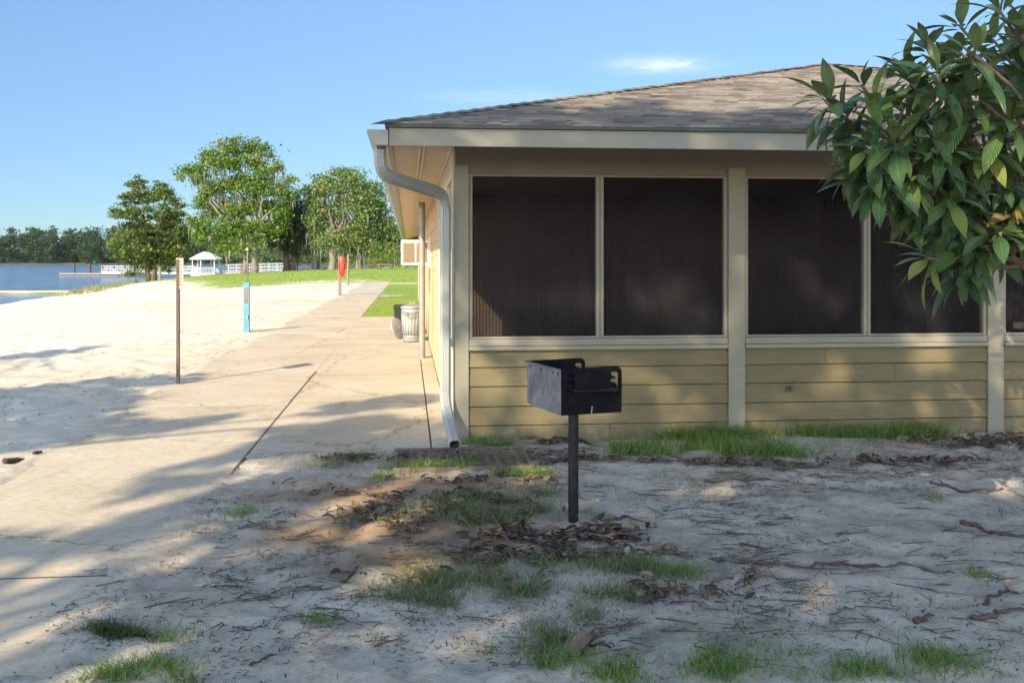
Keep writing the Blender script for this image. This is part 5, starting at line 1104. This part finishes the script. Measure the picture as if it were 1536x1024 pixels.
# ------------------------------------------------------------------ air
hzb = MB(); hzb.box((-1720, -240, -5.2), (1080, 1680, 45)); hm = bpy.data.materials.new('haze_air'); hm.use_nodes = True; hn, hl = hm.node_tree.nodes, hm.node_tree.links
hn.remove(hn['Principled BSDF']); pvn = hn.new('ShaderNodeVolumePrincipled'); pvn.inputs['Color'].default_value = (.82, .9, 1, 1); pvn.inputs['Density'].default_value = .00003; hl.new(pvn.outputs[0], hn['Material Output'].inputs['Volume'])
tag(hzb.build('haze', hm), 'thin pale summer haze over the lake', 'haze', kind='stuff')
# ------------------------------------------------------------------ light, sky, camera
sun = bpy.data.lights.new('sun', 'SUN'); sun.energy = 2.12; sun.angle = R(.53); sun.color = (1, .83, .58)
so = bpy.data.objects.new('sun', sun); col.objects.link(so); so.rotation_euler = SD.to_track_quat('-Z', 'Y').to_euler()
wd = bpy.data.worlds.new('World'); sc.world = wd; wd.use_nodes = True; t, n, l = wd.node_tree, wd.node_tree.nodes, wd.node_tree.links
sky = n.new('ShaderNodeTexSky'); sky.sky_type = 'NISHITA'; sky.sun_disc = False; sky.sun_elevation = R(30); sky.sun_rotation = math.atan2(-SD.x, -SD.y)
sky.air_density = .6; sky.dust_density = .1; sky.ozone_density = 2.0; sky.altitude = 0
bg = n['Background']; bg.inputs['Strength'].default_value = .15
tc = n.new('ShaderNodeTexCoord'); sx = n.new('ShaderNodeSeparateXYZ'); l.new(tc.outputs['Generated'], sx.inputs[0])
ax = math_(n, l, 'DIVIDE', sx.outputs[0], sx.outputs[1]); az = math_(n, l, 'DIVIDE', sx.outputs[2], sx.outputs[1])
cv = n.new('ShaderNodeCombineXYZ'); l.new(ax, cv.inputs[0]); l.new(math_(n, l, 'MULTIPLY', az, 4), cv.inputs[1])
nn = noise(n, l, cv.outputs[0], 22, 6, .6, .6)
def gauss(sock, c, w_): d_ = math_(n, l, 'DIVIDE', math_(n, l, 'SUBTRACT', sock, c), w_); return math_(n, l, 'MULTIPLY', d_, d_)
def wisp(cx, cz, wx, wz, amp):
    e_ = math_(n, l, 'POWER', 2.718, math_(n, l, 'MULTIPLY', math_(n, l, 'ADD', gauss(ax, cx, wx), gauss(az, cz, wz)), -1.0))
    return math_(n, l, 'MULTIPLY', math_(n, l, 'MULTIPLY', e_, amp), math_(n, l, 'MULTIPLY_ADD', nn.outputs['Fac'], 2.2, -.6, True), clamp=True)
cl = math_(n, l, 'ADD', wisp(.148, .195, .042, .0075, .95), wisp(-.01, .163, .06, .006, .35), clamp=True)
cl = math_(n, l, 'MULTIPLY', cl, math_(n, l, 'GREATER_THAN', sx.outputs[1], .2))
gz_ = math_(n, l, 'MULTIPLY_ADD', sx.outputs[2], .72, .134); gz_ = math_(n, l, 'MINIMUM', math_(n, l, 'MAXIMUM', gz_, .134), 1)      # added gradient: dims the viewed sky, leaves full strength behind the camera
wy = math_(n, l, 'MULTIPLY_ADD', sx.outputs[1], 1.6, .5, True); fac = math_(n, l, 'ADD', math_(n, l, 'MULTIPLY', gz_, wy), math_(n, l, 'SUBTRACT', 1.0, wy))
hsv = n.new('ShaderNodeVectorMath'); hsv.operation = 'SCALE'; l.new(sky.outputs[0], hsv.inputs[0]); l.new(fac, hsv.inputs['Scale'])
tint = mix(n, l, 1, hsv.outputs[0], mix(n, l, fac, (.86, 1.08, 1.15), (1.42, 1.12, .82)), 'MULTIPLY'); skyc = mix(n, l, cl, tint, (1.95, 2.05, 2.15)); l.new(skyc, bg.inputs['Color'])  # warm tint added to the unseen sky to lift and warm the shade
cam = bpy.data.cameras.new('camera'); cam.sensor_width = 36; cam.lens = 36*F/1536; cam.shift_y = -(512-HY)/1536; cam.clip_end = 4000; cam.clip_start = .05
co = bpy.data.objects.new('camera', cam); col.objects.link(co); co.location = (0, 0, H); co.rotation_euler = (R(90), 0, 0); sc.camera = co
vs = sc.view_settings; vs.view_transform = 'Standard'; vs.look = 'None'; vs.gamma = 1; vs.use_curve_mapping = False; vs.exposure = 2.07
sc.cycles.max_bounces = 6; sc.cycles.transparent_max_bounces = 12
